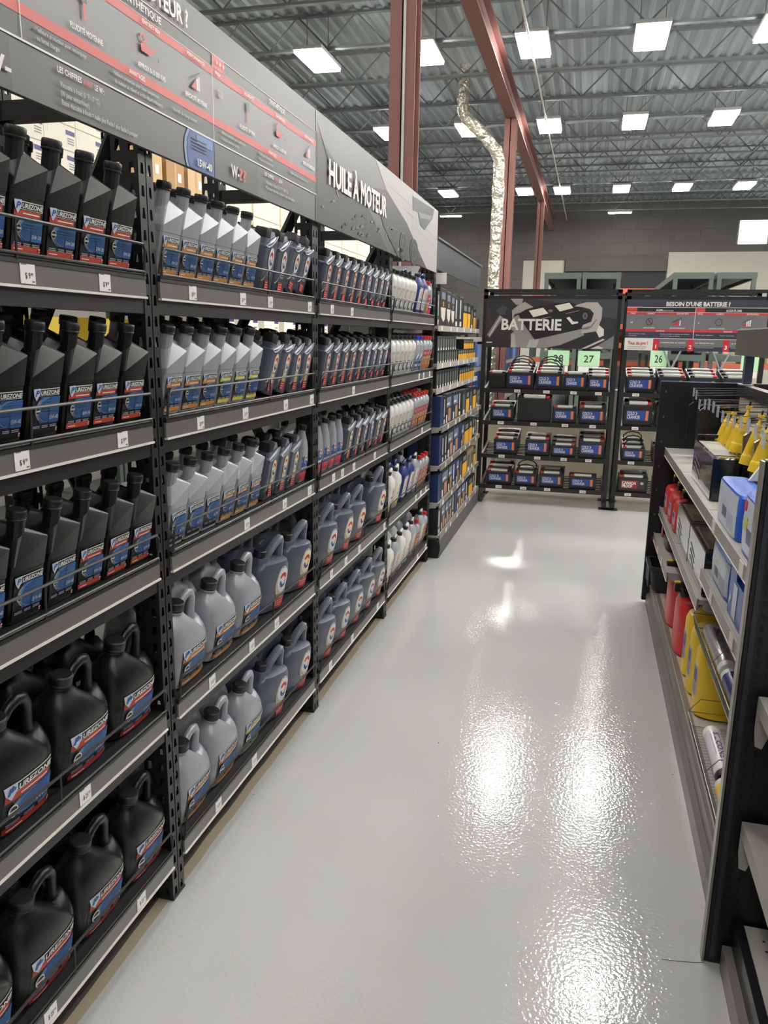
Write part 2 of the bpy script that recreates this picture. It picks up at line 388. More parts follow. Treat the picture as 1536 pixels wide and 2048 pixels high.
TAGS={(0,0):[1.349,1.602],(0,1):[1.29,1.637],(0,3):[1.405],(0,4):[1.603,1.231],
(1,0):[2.009,2.334,2.554,2.945],(1,1):[2.029,2.334,2.685,2.964],(1,2):[2.327,2.664,2.936],(1,3):[2.046,2.345,2.571],(1,4):[2.061,2.345],
(2,0):[3.221,3.509],(2,1):[3.542],(2,2):[3.246,3.377,3.56,3.943],(2,3):[3.22,3.44,3.668,4.171],(2,4):[3.208,3.558,4.054],
(3,1):[5.016,5.158,5.36],(3,2):[5.158],(3,3):[5.013,5.174,5.346],(3,4):[5.122,5.4]}
tagb=MB(); tagb.box(0,.0012,-.021,.021,-.017,.024,ink(232,232,230)); 
tf=Flat((.0012,-.021,-.017),(0,1,0),(0,0,1)); tf.text('$ 9',.013,.010,.011,BLACKI,w=.014); tf.text('99',.029,.015,.006,BLACKI,w=.006); tf.rect(.003,.018,.035,.037,ink(120,120,120)); tf.rect(.031,.039,.003,.006,ink(120,120,120))
me_tag=tagb.mesh('tag',0); me_tagt=tf.mb.mesh('tagtext',0)
tf=Flat((.0012,-.021,-.017),(0,1,0),(0,0,1)); tf.text('$ 25',.012,.010,.011,BLACKI,w=.018); tf.text('99',.032,.015,.006,BLACKI,w=.006); tf.rect(.003,.018,.035,.037,ink(120,120,120))
me_tagt2=tf.mb.mesh('tagtext2',0)
for bi,(y0,y1) in enumerate(BAY):
    L=y1-y0
    for si,zl in enumerate(SH):
        o=thing('rack_shelf','black sloped rack shelf with grey price channel, %s level, %s oil bay'%(SHN[si],BN[bi]),'shelf',(0,y0,0),group='sloped shelves of the oil rack')
        b=MB(); b.box(RX-.035,RX-.002,0,L,zl-(.036 if si<4 else .014),zl+.05,m_rack); b.box(RB,RB+.03,0,L,zl+.03,zl+.115,m_rack); part('beam',b,o,0)
        b=MB(); x0,z0=deckpt(zl,-.018); x1,z1=deckpt(zl,.425)
        b.loft([[(x0,0,z0-.012),(x0,0,z0),(x1,0,z1),(x1,0,z1-.012)],[(x0,L,z0-.012),(x0,L,z0),(x1,L,z1),(x1,L,z1-.012)]],m_deck); part('deck',b,o,0)
        b=MB(); b.box(RX-.002,RX+.006,0,L,zl+.004,zl+.044,m_rail); b.box(RX-.002,RX+.010,0,L,zl-.001,zl+.004,m_railw); b.box(RX-.03,RX+.008,0,L,zl+.044,zl+.052,m_rack); b.tube([(RX+.004,0,zl+.056),(RX+.004,L,zl+.056)],.004,m_rack,6); part('price_channel',b,o,0)
        b=MB(); zt=zl+.125; xt=RX+.012
        b.tube([(xt-.006,.008,zl+.052),(xt,.008,zt-.012),(xt,.018,zt),(xt,L-.018,zt),(xt,L-.008,zt-.012),(xt-.006,L-.008,zl+.052)],.0038,m_wire,6)
        b.tube([(xt-.003,.008,zl+.062),(xt-.003,L-.008,zl+.062)],.0028,m_wire,5)
        b.tube([(xt-.004,L*.6,zl+.05),(xt,L*.6,zt)],.0026,m_wire,5)
        part('guard_wire',b,o)
        for ty in TAGS.get((bi,si),[]):
            t=link('price_tag',me_tag,o,(RX+.0065,ty-y0,zl+.024)); link('price_text',me_tagt2 if si>2 else me_tagt,t)
# ------------------------------------------------------------------ bottle templates (front = +x, right = +y)
def rrect(cx,cy,hx,hy,r,z,n=3,zf=None):
    pts=[]
    for (sx,sy,a0) in ((1,1,0),(-1,1,PI/2),(-1,-1,PI),(1,-1,1.5*PI)):
        for k in range(n+1):
            a=a0+PI/2*k/n; x=cx+sx*(hx-r)+r*math.cos(a); y=cy+sy*(hy-r)+r*math.sin(a)
            pts.append((x,y,zf(x,y) if zf else z))
    return pts
def capmb(r,h,z,cx,cy,m,n=20):
    b=MB(); R=[]
    prof=[(r*.98,z),(r,z+.002),(r,z+h*.15),(r*.96,z+h*.2),(r,z+h*.26),(r,z+h-.003),(r*.9,z+h)]
    b.lathe(prof,m,(cx,cy,0),n); return b
def bands(fl,u0,u1,vs):
    for v0,v1,m in vs: fl.rect(u0,u1,v0,v1,m)
SHIELD=ink(196,202,222); BLUE=ink(46,92,152); LBLUE=ink(96,140,190); ORG=ink(196,130,58); YEL=ink(206,196,60); ORED=ink(186,70,50); DK=ink(20,22,30); GRY=ink(126,126,130)
def pz_label(o,bvh,W,H,band,foot,visc,jug=False):
    """blue-white oil label, lower left at o, width W, height H"""
    f=Flat(o,(0,1,0),(0,0,1),bvh,eps=.0007)
    f.rect(0,W,0,H*.98,DK,1)
    # logo plate
    lh=H*(.17 if not jug else .2); lv=H-lh*1.05
    f.rect(W*.10,W*.98,lv,lv+lh*.95,WHITE,2); f.rect(W*.13,W*.965,lv+lh*.10,lv+lh*.85,BLACKI,3)
    f.poly([(-.002,lv+lh),(W*.22,lv+lh*1.05),(W*.23,lv+lh*.3),(W*.12,lv-lh*.55),(W*.02,lv+lh*.1)],SHIELD,4)
    f.text('P',W*.05,lv+lh*.05,lh*.75,BLUE,w=W*.12,layer=5,bold=.03,slant=.25)
    f.text('UREZONE',W*.24,lv+lh*.2,lh*.52,WHITE,w=W*.70,layer=5,bold=.03,slant=.15)
    if band: 
        f.rect(W*.02,W*.92,lv-lh*.75,lv-lh*.06,band,2); f.rect(W*.3,W*.86,lv-lh*.48,lv-lh*.34,WHITE,3)
    # blue field with arc
    bt=lv-(lh*.8 if band else lh*.12); bb=H*.22
    f.rect(W*.30,W*.985,bb,bt,BLUE,2); f.ell(W*.52,(bt+bb)/2,W*.40,(bt-bb)/2,ink(150,150,156),2); f.ell(W*.56,(bt+bb)/2,W*.37,(bt-bb)/2*.96,LBLUE,3); f.ell(W*.60,(bt+bb)/2,W*.35,(bt-bb)/2*.9,BLUE,4)
    f.rect(W*.62,W*.985,bb,bt,BLUE,5)
    for k in range(4): f.rect(W*.34,W*.84,bt-(bt-bb)*(.16+.12*k),bt-(bt-bb)*(.12+.12*k),ink(70,104,140),6)
    f.text(visc,W*.96,bb+(bt-bb)*.14,(bt-bb)*.16,ink(200,206,220),w=W*.34,layer=6,bold=.02,align='r')
    f.ell(W*.16,(bt+bb)*.5,W*.09,W*.10,WHITE,6); f.ell(W*.16,(bt+bb)*.5,W*.07,W*.08,DK,7); f.rect(W*.08,W*.24,(bt+bb)*.5-W*.02,(bt+bb)*.5+W*.02,WHITE,8)
    for k in range(2):
        for a,c in ((.06,.32),(.40,.62),(.70,.94)): f.rect(W*a,W*c,H*(.17-.035*k),H*(.155-.035*k),ink(170,175,190),3)
    if foot: f.rect(0,W*.97,0,H*.115,foot,4); f.rect(W*.06,W*.36,H*.04,H*.06,WHITE,5)
    f.rect(W*.90,W*.96,H*.02,H*.1,WHITE,6); f.rect(W*.91,W*.95,H*.035,H*.085,RED,7)
    return f.mb
def bvh_of(b): return BVHTree.FromPolygons([Vector(v) for v in b.v],b.f)
def purezone_quart(mp,band,foot,visc):
    hw,hd=.0495,.033; b=MB(); r=.010
    zf=lambda x,y: .128+.045*((y+hw)/(2*hw))
    cy=-.010
    R=[rrect(0,0,hd-.004,hw-.004,r,0),rrect(0,0,hd,hw,r,.004),rrect(0,0,hd,hw,r,.112,zf=lambda x,y:.112),rrect(0,0,hd+.001,hw+.001,r,.114),rrect(0,0,hd+.001,hw+.001,r*.6,.13,zf=zf)]
    R.append(rrect(0,cy,.0170,.0170,.0169,.196)); 
    R[-1]=[(x,y,.183 + .012*((y-cy)/.0170)) for x,y,z in R[-1]]
    R.append(rrect(0,cy,.0168,.0168,.0167,.214))
    b.loft(R,mp)
    c=capmb(.0196,.021,.213,0,cy,m_cap)
    lab=pz_label((hd+.0009,-.043,.012),None,.084,.094,band,foot,visc)
    return [('bottle_body',b.mesh('pz_body',16),[]),('cap',c.mesh('pz_cap'),[]),('label',lab.mesh('pz_label',0),[])]
def ring_se(cx,cy,hx,hy,z,n=28,e=4.0):
    out=[]
    for i in range(n):
        a=2*PI*i/n; c,s=math.cos(a),math.sin(a)
        out.append((cx+hx*abs(c)**(2/e)*(1 if c>0 else -1),cy+hy*abs(s)**(2/e)*(1 if s>0 else -1),z))
    return out
def purezone_jug(mp,band,foot,visc):
    hw,hd=.102,.065; b=MB()
    spec=[(0,.056,.094,0),(.006,hd,.100,0),(.09,hd,hw,0),(.118,hd-.001,hw,0),(.138,hd-.003,.094,-.008),(.160,hd-.008,.079,-.021),(.182,hd-.016,.061,-.032),(.202,hd-.030,.044,-.039),(.214,.026,.032,-.040),(.220,.021,.023,-.044),(.226,.020,.021,-.044),(.238,.019,.020,-.044)]
    R=[ring_se(0,cy,hx,hy,z,e=(3.6 if z<.2 else 2.2)) for z,hx,hy,cy in spec]
    b.loft(R,mp)
    body=MB(); body.v,body.f,body.m,body.mats=list(b.v),list(b.f),list(b.m),list(b.mats)
    # right shoulder lump under the handle
    b.loft([ring_se(0,.058,.058,.043,.10,24,3),ring_se(0,.062,.052,.041,.130,24,3),ring_se(0,.068,.040,.034,.148,24,2.8),ring_se(0,.076,.024,.024,.162,24,2.4),ring_se(0,.084,.010,.013,.170,24,2.2)],mp)
    h=MB(); P=[(0,-.030,.214),(0,-.018,.232),(0,.000,.252),(0,.020,.262),(0,.040,.256),(0,.055,.236),(0,.060,.205),(0,.063,.178),(0,.074,.148)]
    h.tube(P,[.012,.011,.011,.012,.012,.011,.011,.013,.014],mp,10,ry=[.014,.013,.013,.014,.014,.013,.013,.016,.018])
    c=capmb(.0265,.026,.230,0,-.044,m_cap,24)
    nr=MB(); nr.lathe([(.024,.222),(.026,.224),(.024,.228)],mp,(0,-.044,0),20)
    lab=pz_label((.08,-.070,.012),bvh_of(body),.148,.112,band,foot,visc,True)
    return [('jug_body',b.mesh('jug_body',50),[('neck_ring',nr.mesh('neck_ring'))]),('handle',h.mesh('jug_handle',60),[]),('cap',c.mesh('jug_cap'),[]),('label',lab.mesh('jug_label',0),[])]
def emblem(f,cu,cv,ru,rv,bg,k=1,rim=None):
    if rim: f.ell(cu,cv,ru,rv,rim,k)
    f.ell(cu,cv,ru*(.88 if rim else 1),rv*(.9 if rim else 1),bg,k+1)
    f.ell(cu,cv+rv*.1,ru*.62,rv*.52,ink(196,40,36),k+2,a0=.1,a1=2.9,inner=.5,n=12)
    f.ell(cu+ru*.05,cv-rv*.05,ru*.6,rv*.58,ink(40,70,160),k+3,a0=3.2,a1=5.6,inner=.55,n=12)
    f.ell(cu,cv,ru*.52,rv*.5,ink(225,120,40),k+4,a0=5.5,a1=6.5,inner=.6,n=6)
def total_quart(bg,rim,foot,line2,txt='QUARTZ'):
    hw,hd=.050,.030; b=MB(); n=3
    zf=lambda x,y: .150+.03*max(0,min(1,(y+.01)/.05))
    R=[rrect(0,0,hd-.004,hw-.005,.012,0),rrect(0,0,hd,hw,.012,.005),rrect(0,0,hd,hw,.012,.08),rrect(0,0,hd,hw,.012,.15,zf=zf)]
    R.append([(x*.8,y*.9+.001,zf(x,y)+.006) for x,y,z in R[-1]])
    b.loft(R,m_gpl)
    b.loft([rrect(0,-.020,.020,.021,.008,.146),rrect(0,-.020,.019,.020,.008,.176)],m_gpl)
    # rising fin to the right and sweeping relief line
    b.loft([[(x,.006+.0,.150) for x in (-.018,.018)]+[(x,.012,.172) for x in (.012,-.012)],[(x,.030,.160) for x in (-.020,.020)]+[(x,.032,.190) for x in (.012,-.012)],[(x,.047,.170) for x in (-.022,.022)]+[(x,.0475,.200) for x in (.010,-.010)]],mat('slate_highlight',(132,138,148),.3))  # paler slate paints the reflected light into the fin's colour
    rl=MB(); rl.tube([(hd,-.048,.150),(hd+.001,-.03,.146),(hd+.001,-.008,.152),(hd+.001,.02,.170),(hd-.004,.046,.187)],.0028,mat('slate_highlight',(132,138,148),.3),6)
    rl2=MB(); rl2.tube([(hd,-.046,.036),(hd+.001,-.030,.044),(hd+.001,-.012,.062),(hd+.0005,-.003,.082)],.0018,mat('slate_highlight',(132,138,148),.3),5)
    c=MB(); c.loft([rrect(0,-.020,.0195,.0205,.006,.176),rrect(0,-.020,.0215,.0225,.006,.178),rrect(0,-.020,.0215,.0225,.006,.198),rrect(0,-.016,.019,.024,.006,.207)],m_cap)
    f=Flat((hd+.0007,0,0),(0,1,0),(0,0,1))
    emblem(f,.006,.112,.020,.036,bg,1,rim)
    if rim: f.rect(-.013,.019,.04,.085,rim,1)
    f.text(txt,.004,.066,.008,WHITE,w=.030,layer=3,align='c'); f.text(line2,.004,.054,.008,ink(200,200,205),w=.024,layer=3,align='c')
    f.rect(-.020,.020,.012,.042,foot,3)
    for k in range(3): f.rect(-.016,.014-.004*k,.033-.008*k,.036-.008*k,ink(235,190,180),4)
    return [('bottle_body',b.mesh('tq_body',40),[('relief_line',rl.mesh('relief')),('relief_line',rl2.mesh('relief2'))]),('cap',c.mesh('tq_cap',30),[]),('label',f.mb.mesh('tq_label',0),[])]
def total_jug(bg,wide=1.0,tall=1.0):
    hw,hd=.098*wide,.058; b=MB()
    spec=[(0,.048,.084,.0),(.008,hd,.094,0),(.08,hd,hw,0),(.15,hd,hw,0),(.175,hd-.003,.094,0),(.195,hd-.008,.080,.004)]
    R=[ring_se(0,cy*wide,hx,hy*wide if i<2 else hy,z*tall,e=3.4) for i,(z,hx,hy,cy) in enumerate(spec)]
    R.append([(x*.5,y*.6+.01,z+.006) for x,y,z in R[-1]])
    b.loft(R,m_gpl); bv=bvh_of(b)
    b.loft([rrect(0,-.052,.030,.030,.010,.14*tall),rrect(0,-.052,.030,.030,.010,.205*tall),rrect(0,-.052,.026,.027,.010,.214*tall)],m_gpl)
    h=MB(); OU=[(-.026,.150),(-.024,.200),(-.008,.228),(.018,.256),(.044,.276),(.060,.280),(.068,.268),(.070,.235),(.078,.200),(.088,.176)]
    IN=[(-.008,.150),(-.006,.190),(.004,.212),(.022,.232),(.040,.248),(.050,.252),(.052,.246),(.050,.225),(.052,.205),(.058,.180)]
    R2=[]
    for (a,b_),(c_,d_) in zip(OU,IN):
        hx=.017; R2.append([(hx*.6,a*1.0,b_*tall),(hx,a*.7+c_*.3,(b_*.7+d_*.3)*tall),(hx,a*.3+c_*.7,(b_*.3+d_*.7)*tall),(hx*.6,c_,d_*tall),(-hx*.6,c_,d_*tall),(-hx,a*.3+c_*.7,(b_*.3+d_*.7)*tall),(-hx,a*.7+c_*.3,(b_*.7+d_*.3)*tall),(-hx*.6,a,b_*tall)])
    h.loft(R2,mat('slate_handle',(112,118,132),.3,spec=.6))
    c=MB(); z=.214*tall; c.lathe([(.021,z),(.023,z+.002),(.023,z+.024),(.020,z+.027)],m_cap,(0,-.052,0),20)
    f=Flat((.08,0,0),(0,1,0),(0,0,1),bv)
    f.ell(.040,.114*tall,.040,.064*tall,ink(200,196,186),1); emblem(f,.040,.124*tall,.034,.048*tall,bg,2)
    f.rect(.006,.074,.012,.052*tall,ink(180,52,44),1)
    for k in range(3): f.rect(.012,.065-.008*k,.040-.009*k,.043-.009*k,ink(225,170,160),2)
    f.rect(.010,.070,.056*tall,.070*tall,ink(150,120,90),2)
    return [('jug_body',b.mesh('tj_body',50),[]),('handle',h.mesh('tj_handle',60),[]),('cap',c.mesh('tj_cap'),[]),('label',f.mb.mesh('tj_label',0),[])]
def plain_quart(mp,mc,kind):
    """slim square-shouldered litre bottle"""
    hw,hd=.045,.03; b=MB()
    R=[rrect(0,0,hd-.003,hw-.004,.01,0),rrect(0,0,hd,hw,.012,.004),rrect(0,0,hd,hw,.012,.155),rrect(0,0,hd-.004,hw-.012,.012,.178),rrect(0,0,.014,.014,.0139,.192),rrect(0,0,.014,.014,.0139,.2)]
    b.loft(R,mp); c=capmb(.0175,.022,.198,0,0,mc)
    f=Flat((hd+.0007,0,0),(0,1,0),(0,0,1))
    if kind=='white':
        f.rect(-.034,.034,.085,.135,ink(190,186,176),1); f.rect(-.028,.028,.02,.066,ink(58,64,92),1); f.ell(.008,.045,.016,.018,WHITE,2); f.rect(-.03,.03,.072,.078,ink(120,100,80),2); f.text('SYNTHETIC',0,.122,.006,ink(110,100,90),w=.05,layer=2,align='c')
    elif kind=='silverblue':
        f.rect(-.036,.036,.02,.10,ink(50,84,150),1); f.poly([(-.03,.09),(.03,.12),(.034,.10),(-.02,.07)],WHITE,2); f.rect(-.03,.03,.03,.045,WHITE,2)
    else:
        f.rect(-.036,.036,.09,.135,ink(176,50,56),1); f.rect(-.036,.036,.015,.085,ink(200,104,52),1)
        for k in range(3): f.poly([(-.03,.03+.02*k),(.0,.045+.02*k),(.03,.03+.02*k),(.03,.036+.02*k),(0,.052+.02*k),(-.03,.036+.02*k)],ink(236,190,120),2)
        f.text('ATF',0,.105,.014,WHITE,w=.045,layer=2,align='c')
    return [('bottle_body',b.mesh('pq_body',40),[]),('cap',c.mesh('pq_cap'),[]),('label',f.mb.mesh('pq_label',0),[])]
def can_bottle():
    """silver additive bottle with blue label, curved shoulder"""
    b=MB(); hw,hd=.046,.03
    R=[ring_se(0,0,hd-.003,hw-.004,0),ring_se(0,0,hd,hw,.005),ring_se(0,0,hd,hw,.09),ring_se(0,-.004,hd-.004,hw-.008,.13),ring_se(0,-.012,hd-.008,hw-.018,.165),ring_se(0,-.020,.014,.016,.20,e=2.2),ring_se(0,-.022,.012,.012,.215,e=2)]
    b.loft(R,m_spl); bv=bvh_of(b); c=capmb(.015,.02,.213,0,-.022,m_cap)
    f=Flat((.06,0,0),(0,1,0),(0,0,1),bv); f.rect(-.036,.032,.045,.110,ink(30,64,140),1); f.ell(0,.095,.017,.017,WHITE,2); f.ell(0,.095,.013,.013,ink(196,40,36),3,a0=0,a1=3.1,inner=.5); f.ell(0,.095,.013,.013,ink(40,70,160),3,a0=3.2,a1=6,inner=.5)
    f.rect(-.036,.034,.012,.045,ink(220,60,80),1); f.rect(-.034,.034,.055,.065,WHITE,3)
    return [('bottle_body',b.mesh('cb_body',50),[]),('cap',c.mesh('cb_cap'),[]),('label',f.mb.mesh('cb_label',0),[])]
def loop_jug(mp,kind):
    """white / navy / clear-silver tall jug with a loop handle on top"""
    b=MB(); hw,hd=.07,.045
    R=[ring_se(0,0,hd-.004,hw-.005,0),ring_se(0,0,hd,hw,.006),ring_se(0,0,hd,hw,.16),ring_se(0,0,hd-.006,hw-.012,.19),ring_se(0,-.012,.026,.034,.215,e=2.4),ring_se(0,-.02,.017,.018,.225,e=2)]
    b.loft(R,mp); bv=bvh_of(b)
    h=MB(); h.tube([(0,-.012,.222),(0,.010,.245),(0,.034,.250),(0,.052,.228),(0,.054,.19)],.010,mp,8)
    c=capmb(.019,.02,.223,0,-.02,m_cap)
    f=Flat((.07,0,0),(0,1,0),(0,0,1),bv); f.rect(-.05,.055,.03,.165,ink(204,200,196) if kind!='white' else ink(222,218,208),1)
    f.ell(.01,.125,.016,.022,ink(214,120,40),2); f.text('OIL',.0,.085,.016,ink(60,60,70),w=.06,layer=2,align='c')
    for k in range(3): f.rect(-.04,.045,.045+.012*k,.049+.012*k,ink(120,120,130),2)
    if kind=='white': f.rect(-.05,.055,.03,.042,ink(200,160,60),3)
    return [('jug_body',b.mesh('lj_body',50),[]),('handle',h.mesh('lj_handle',60),[]),('cap',c.mesh('lj_cap'),[]),('label',f.mb.mesh('lj_label',0),[])]

T={}
T['bq_r']=(purezone_quart(m_bpl,ORED,ORED,'5W-20'),'black','red-banded 5W-20 label')
T['bq_r2']=(purezone_quart(m_bpl,ORED,ORED,'80W-90'),'black','red-banded 80W-90 label')
T['bq_b']=(purezone_quart(m_bpl,None,None,'15W-40'),'black','plain-footed 15W-40 label')
T['sq_o']=(purezone_quart(m_spl,ORG,ORG,'0W-20'),'silver','orange-banded 0W-20 label')
T['sq_y']=(purezone_quart(m_spl,YEL,YEL,'5W-40'),'silver','yellow-banded 5W-40 label')
T['sq_b']=(purezone_quart(m_spl,None,None,'ATF'),'silver','dark-footed blue label')
T['bj']=(purezone_jug(m_bpl,ORED,ink(160,44,40),'5W-30'),'black','blue and red label')
T['sj']=(purezone_jug(m_spl,ORG,ORG,'5W-30'),'silver','blue and orange label')
T['sjg']=(purezone_jug(m_spl,YEL,ink(120,150,80),'5W-40'),'silver','blue and green label')
GLD=ink(206,184,140); PEACH=ink(196,124,92)
T['tq_w']=(total_quart(WHITE,None,RED,'9000'),'slate-grey','white oval label')
T['tq_o']=(total_quart(ink(236,220,206),PEACH,RED,'7000'),'slate-grey','peach oval label')
T['tq_g']=(total_quart(ink(238,230,206),GLD,ink(178,44,40),'INEO'),'slate-grey','gold oval label')
T['tj_w']=(total_jug(WHITE),'slate-grey','white oval label')
T['tj_g']=(total_jug(ink(238,226,196)),'slate-grey','cream oval label')
T['tj_t']=(total_jug(ink(238,226,196),1.1,1.12),'slate-grey','cream oval label, tall')
T['wq']=(plain_quart(m_wpl,m_cap,'white'),'white','black cap, navy panel')
T['sqb']=(plain_quart(m_spl,m_bcap,'silverblue'),'silver','blue cap')
T['sqr']=(plain_quart(m_spl,m_rcap,'red'),'silver','red cap')
T['cb']=(can_bottle(),'silver','blue and pink label')
T['wj']=(loop_jug(m_wpl,'white'),'white','loop handle')
T['nj']=(loop_jug(m_nvpl,'navy'),'navy','loop handle')
T['slj']=(loop_jug(m_spl,'silver'),'silver','loop handle')
JUG={'bj','sj','sjg','tj_w','tj_g','tj_t','wj','nj','slj'}
DEPTH={'bj':.13,'sj':.13,'sjg':.13,'tj_w':.116,'tj_g':.116,'tj_t':.116,'wj':.09,'nj':.09,'slj':.09}
ORD=['first','second','third','fourth','fifth','sixth','seventh','eighth','ninth','tenth']
# (bay, shelf) -> list of (template, y centre [, roll])
def seq(k,y0,step,n): return [(k,y0+step*i) for i in range(n)]
A={}
A[0,0]=[('bq_r',1.695-.106*i) for i in range(6)]
A[0,1]=[('bq_r',1.712),('bq_r2',1.598),('bq_r2',1.50),('bq_b',1.388),('bq_b',1.275),('bq_b',1.165)]
A[0,2]=[('bq_r2',1.716),('bq_r2',1.612),('bq_r',1.505),('bq_b',1.40),('bq_b',1.292),('bq_b',1.18)]
A[0,3]=[('bj',1.664-.212*i) for i in range(4)]
A[0,4]=[('bj',1.680-.205*i) for i in range(4)]
A[1,0]=seq('sq_o',1.918,.101,6)+[('tq_w',2.578),('tq_w',2.695),('tq_w',2.795,15),('tq_w',2.905,13)]
A[1,1]=seq('sq_o',1.905,.104,3)+seq('sq_y',2.217,.104,3)+[('tq_g',2.585,12),('tq_g',2.70,11),('tq_g',2.83),('tq_g',2.94)]
A[1,2]=[('sq_b',1.898),('sq_b',2.002),('sq_b',2.108),('sq_o',2.214),('sq_o',2.32),('sq_o',2.425)]+[('tq_g',2.575),('tq_g',2.69),('tq_g',2.80),('cb',2.925)]
A[1,3]=[('sj',1.965),('sj',2.175),('sj',2.385),('tj_w',2.60),('tj_g',2.86)]
A[1,4]=[('sj',1.960),('sj',2.165),('sjg',2.375),('tj_w',2.59),('tj_w',2.85)]
A[2,0]=[('tq_o',3.20+.123*i) for i in range(5)]+[('tq_w',3.815+.119*i) for i in range(3)]+[('tq_w',4.165)]
A[2,1]=[('tq_o',3.19+.1245*i) for i in range(5)]+[('tq_w',3.815+.119*i) for i in range(3)]+[('tq_w',4.165)]
A[2,2]=[('cb',3.11),('cb',3.205),('cb',3.30),('cb',3.395),('tq_g',3.53),('tq_g',3.66),('tq_w',3.78),('tq_w',3.93,-12),('tq_g',4.04),('tq_o',4.155)]
A[2,3]=[('tj_w',3.21),('tj_g',3.46),('tj_g',3.68),('tj_t',4.07)]
A[2,4]=[('tj_w',3.19),('tj_w',3.42),('tj_w',3.65),('tj_w',3.88),('tj_w',4.10)]
A[3,0]=[('wq',4.335+.105*i) for i in range(6)]+[('nj',5.03),('nj',5.16),('sqr',5.31),('cb',5.405)]
A[3,1]=[('wq',4.335+.107*i) for i in range(6)]+[('sqb',5.0),('sqb',5.10),('sqr',5.22),('sqr',5.315),('sqr',5.41)]
A[3,2]=[('wq',4.335+.102*i) for i in range(6)]+[('sqr',4.97+.0935*i) for i in range(5)]
A[3,3]=[('wj',4.37),('wj',4.53),('nj',4.73),('nj',4.89),('slj',5.05),('sqr',5.19),('sqr',5.29),('sqr',5.40)]
A[3,4]=[('wj',4.37),('slj',4.53),('wj',4.69),('wj',4.85),('slj',5.01),('sqr',5.15),('slj',5.30),('sqr',5.42)]
RN=['front row','second row','third row']
for (bi,si),items in A.items():
    zl=SH[si]; cnt={}
    total={}
    for it in items: total[T[it[0]][1:]]=total.get(T[it[0]][1:],0)+1
    for it in items:
        k,y=it[0],it[1]; roll=math.radians(it[2]) if len(it)>2 else 0
        tpl,colr,lb=T[k]; kind='oil jug' if k in JUG else 'oil bottle'
        idx=cnt.get((colr,lb),0); cnt[colr,lb]=idx+1; n=total[colr,lb]
        rp=n-1-idx if bi==0 else idx   # in the nearest bay the left end runs out of frame: count from the right
        ordn=ORD[idx]+' from left' if bi else ORD[n-1-min(idx,n-1)]+' from right'
        if bi==0: ordn=ORD[[j for j,q in enumerate(sorted([v[1] for v in items if T[v[0]][1:]==(colr,lb)],reverse=True)) if abs(q-y)<1e-6][0]]+' from right'
        pitch=DEPTH.get(k,.068 if 'tq' not in k else .063)+.006
        nr=3 if (si<2 and bi<3 and k not in JUG) else 2
        if k in('cb','sqr','wq') and si>2: nr=1
        for r in range(nr):
            if r==2 and random.random()<.25: continue
            d=DEPTH.get(k,.066)
            s=d/2+r*pitch; x,z=deckpt(zl,s); yy=y+(random.uniform(-.004,.004) if r else 0)
            lab='%s %s, %s, %s, %s, %s shelf, %s bay'%(colr,kind,lb,ordn,RN[r],SHN[si],BN[bi])
            wds=lab.split()
            if len(wds)>16: lab='%s %s, %s, %s, %s, %s shelf, %s bay'%(colr,kind.split()[1],lb.replace(' label',''),ordn.replace(' from ',' from '),RN[r].replace(' row',' row'),SHN[si],BN[bi]); wds=lab.split()
            if len(wds)>16: lab=lab.replace(' and ','-').replace(', tall','')
            zr=.006 if abs(roll)>0 else 0
            if roll: zr=.05*abs(math.sin(roll))*.9
            rt=spawn(kind.replace(' ','_'),tpl,lab,'oil jug' if k in JUG else 'oil bottle',(x,yy,z+zr),(-roll,TILT,0) if roll else (0,TILT,random.uniform(-.03,.03) if k not in JUG else 0),group='%s %ss on the oil rack'%(colr,kind))
            if k[:2]=='tj': rt.rotation_mode='ZYX'; rt.rotation_euler=(0,TILT,-.26)

# ================================================================== OVERHEAD OIL SIGNS
SX=-1.045
m_sgd=mat('sign_charcoal',(74,73,72),.38); m_sgm=mat('sign_mid_grey',(118,116,120),.38); m_sgx=mat('sign_dark_grey',(58,57,56),.38)
m_sred=mat('sign_red',(206,66,58),.4); m_swh=mat('sign_white',(226,224,220),.4); m_sblk=mat('sign_black',(30,30,33),.4)
def board(x0,x1,y0,y1,z0,z1,m=m_sgd): b=MB(); b.box(x0,x1,y0,y1,z0,z1,m); return b
o=thing('overhead_sign','long grey and red oil-choice sign with small charts above the nearest oil bays','sign',group='overhead oil signs')
part('sign_board',board(SX-.012,SX,.60,2.978,2.04,2.432),o,0)
f=Flat((SX,0,0),(0,1,0),(0,0,1),eps=.0008)
f.rect(.60,2.978,2.177,2.32,m_sgm,1); f.rect(.60,2.978,2.32,2.354,m_sgx,1); f.rect(.60,2.978,2.135,2.177,m_sgx,1)
f.rect(.60,2.978,2.177,2.197,m_sred,2); f.rect(.60,2.978,2.300,2.320,m_sred,2)
f.rect(.60,2.978,2.3525,2.3545,m_swh,3); f.rect(.60,2.978,2.320,2.3212,m_swh,3); f.rect(.60,2.978,2.133,2.137,m_swh,3)
for y in (1.363,2.132): f.rect(y-.001,y+.001,2.137,2.354,m_swh,4)
f.rect(2.976,2.978,2.04,2.432,m_swh,4)
f.rect(2.134,2.208,2.321,2.3525,m_sred,3); f.rect(1.365,1.44,2.321,2.3525,m_sred,3)
f.rect(.60,1.33,2.04,2.133,m_sgx,1); f.rect(2.136,2.437,2.04,2.133,m_sgx,1)
for bg0,bg1,xx in ((1.955,2.13,1),):
    f.poly([(2.13,2.133),(1.985,2.133),(1.968,2.11),(1.963,2.085),(1.968,2.055),(1.975,2.04),(2.13,2.04)],ink(120,150,190),2)
    f.poly([(2.125,2.133),(2.0,2.133),(1.982,2.11),(1.977,2.085),(1.982,2.055),(1.99,2.04),(2.125,2.04)],ink(56,84,150),3)
    f.rect(2.03,2.12,2.105,2.128,LBLUE,4)
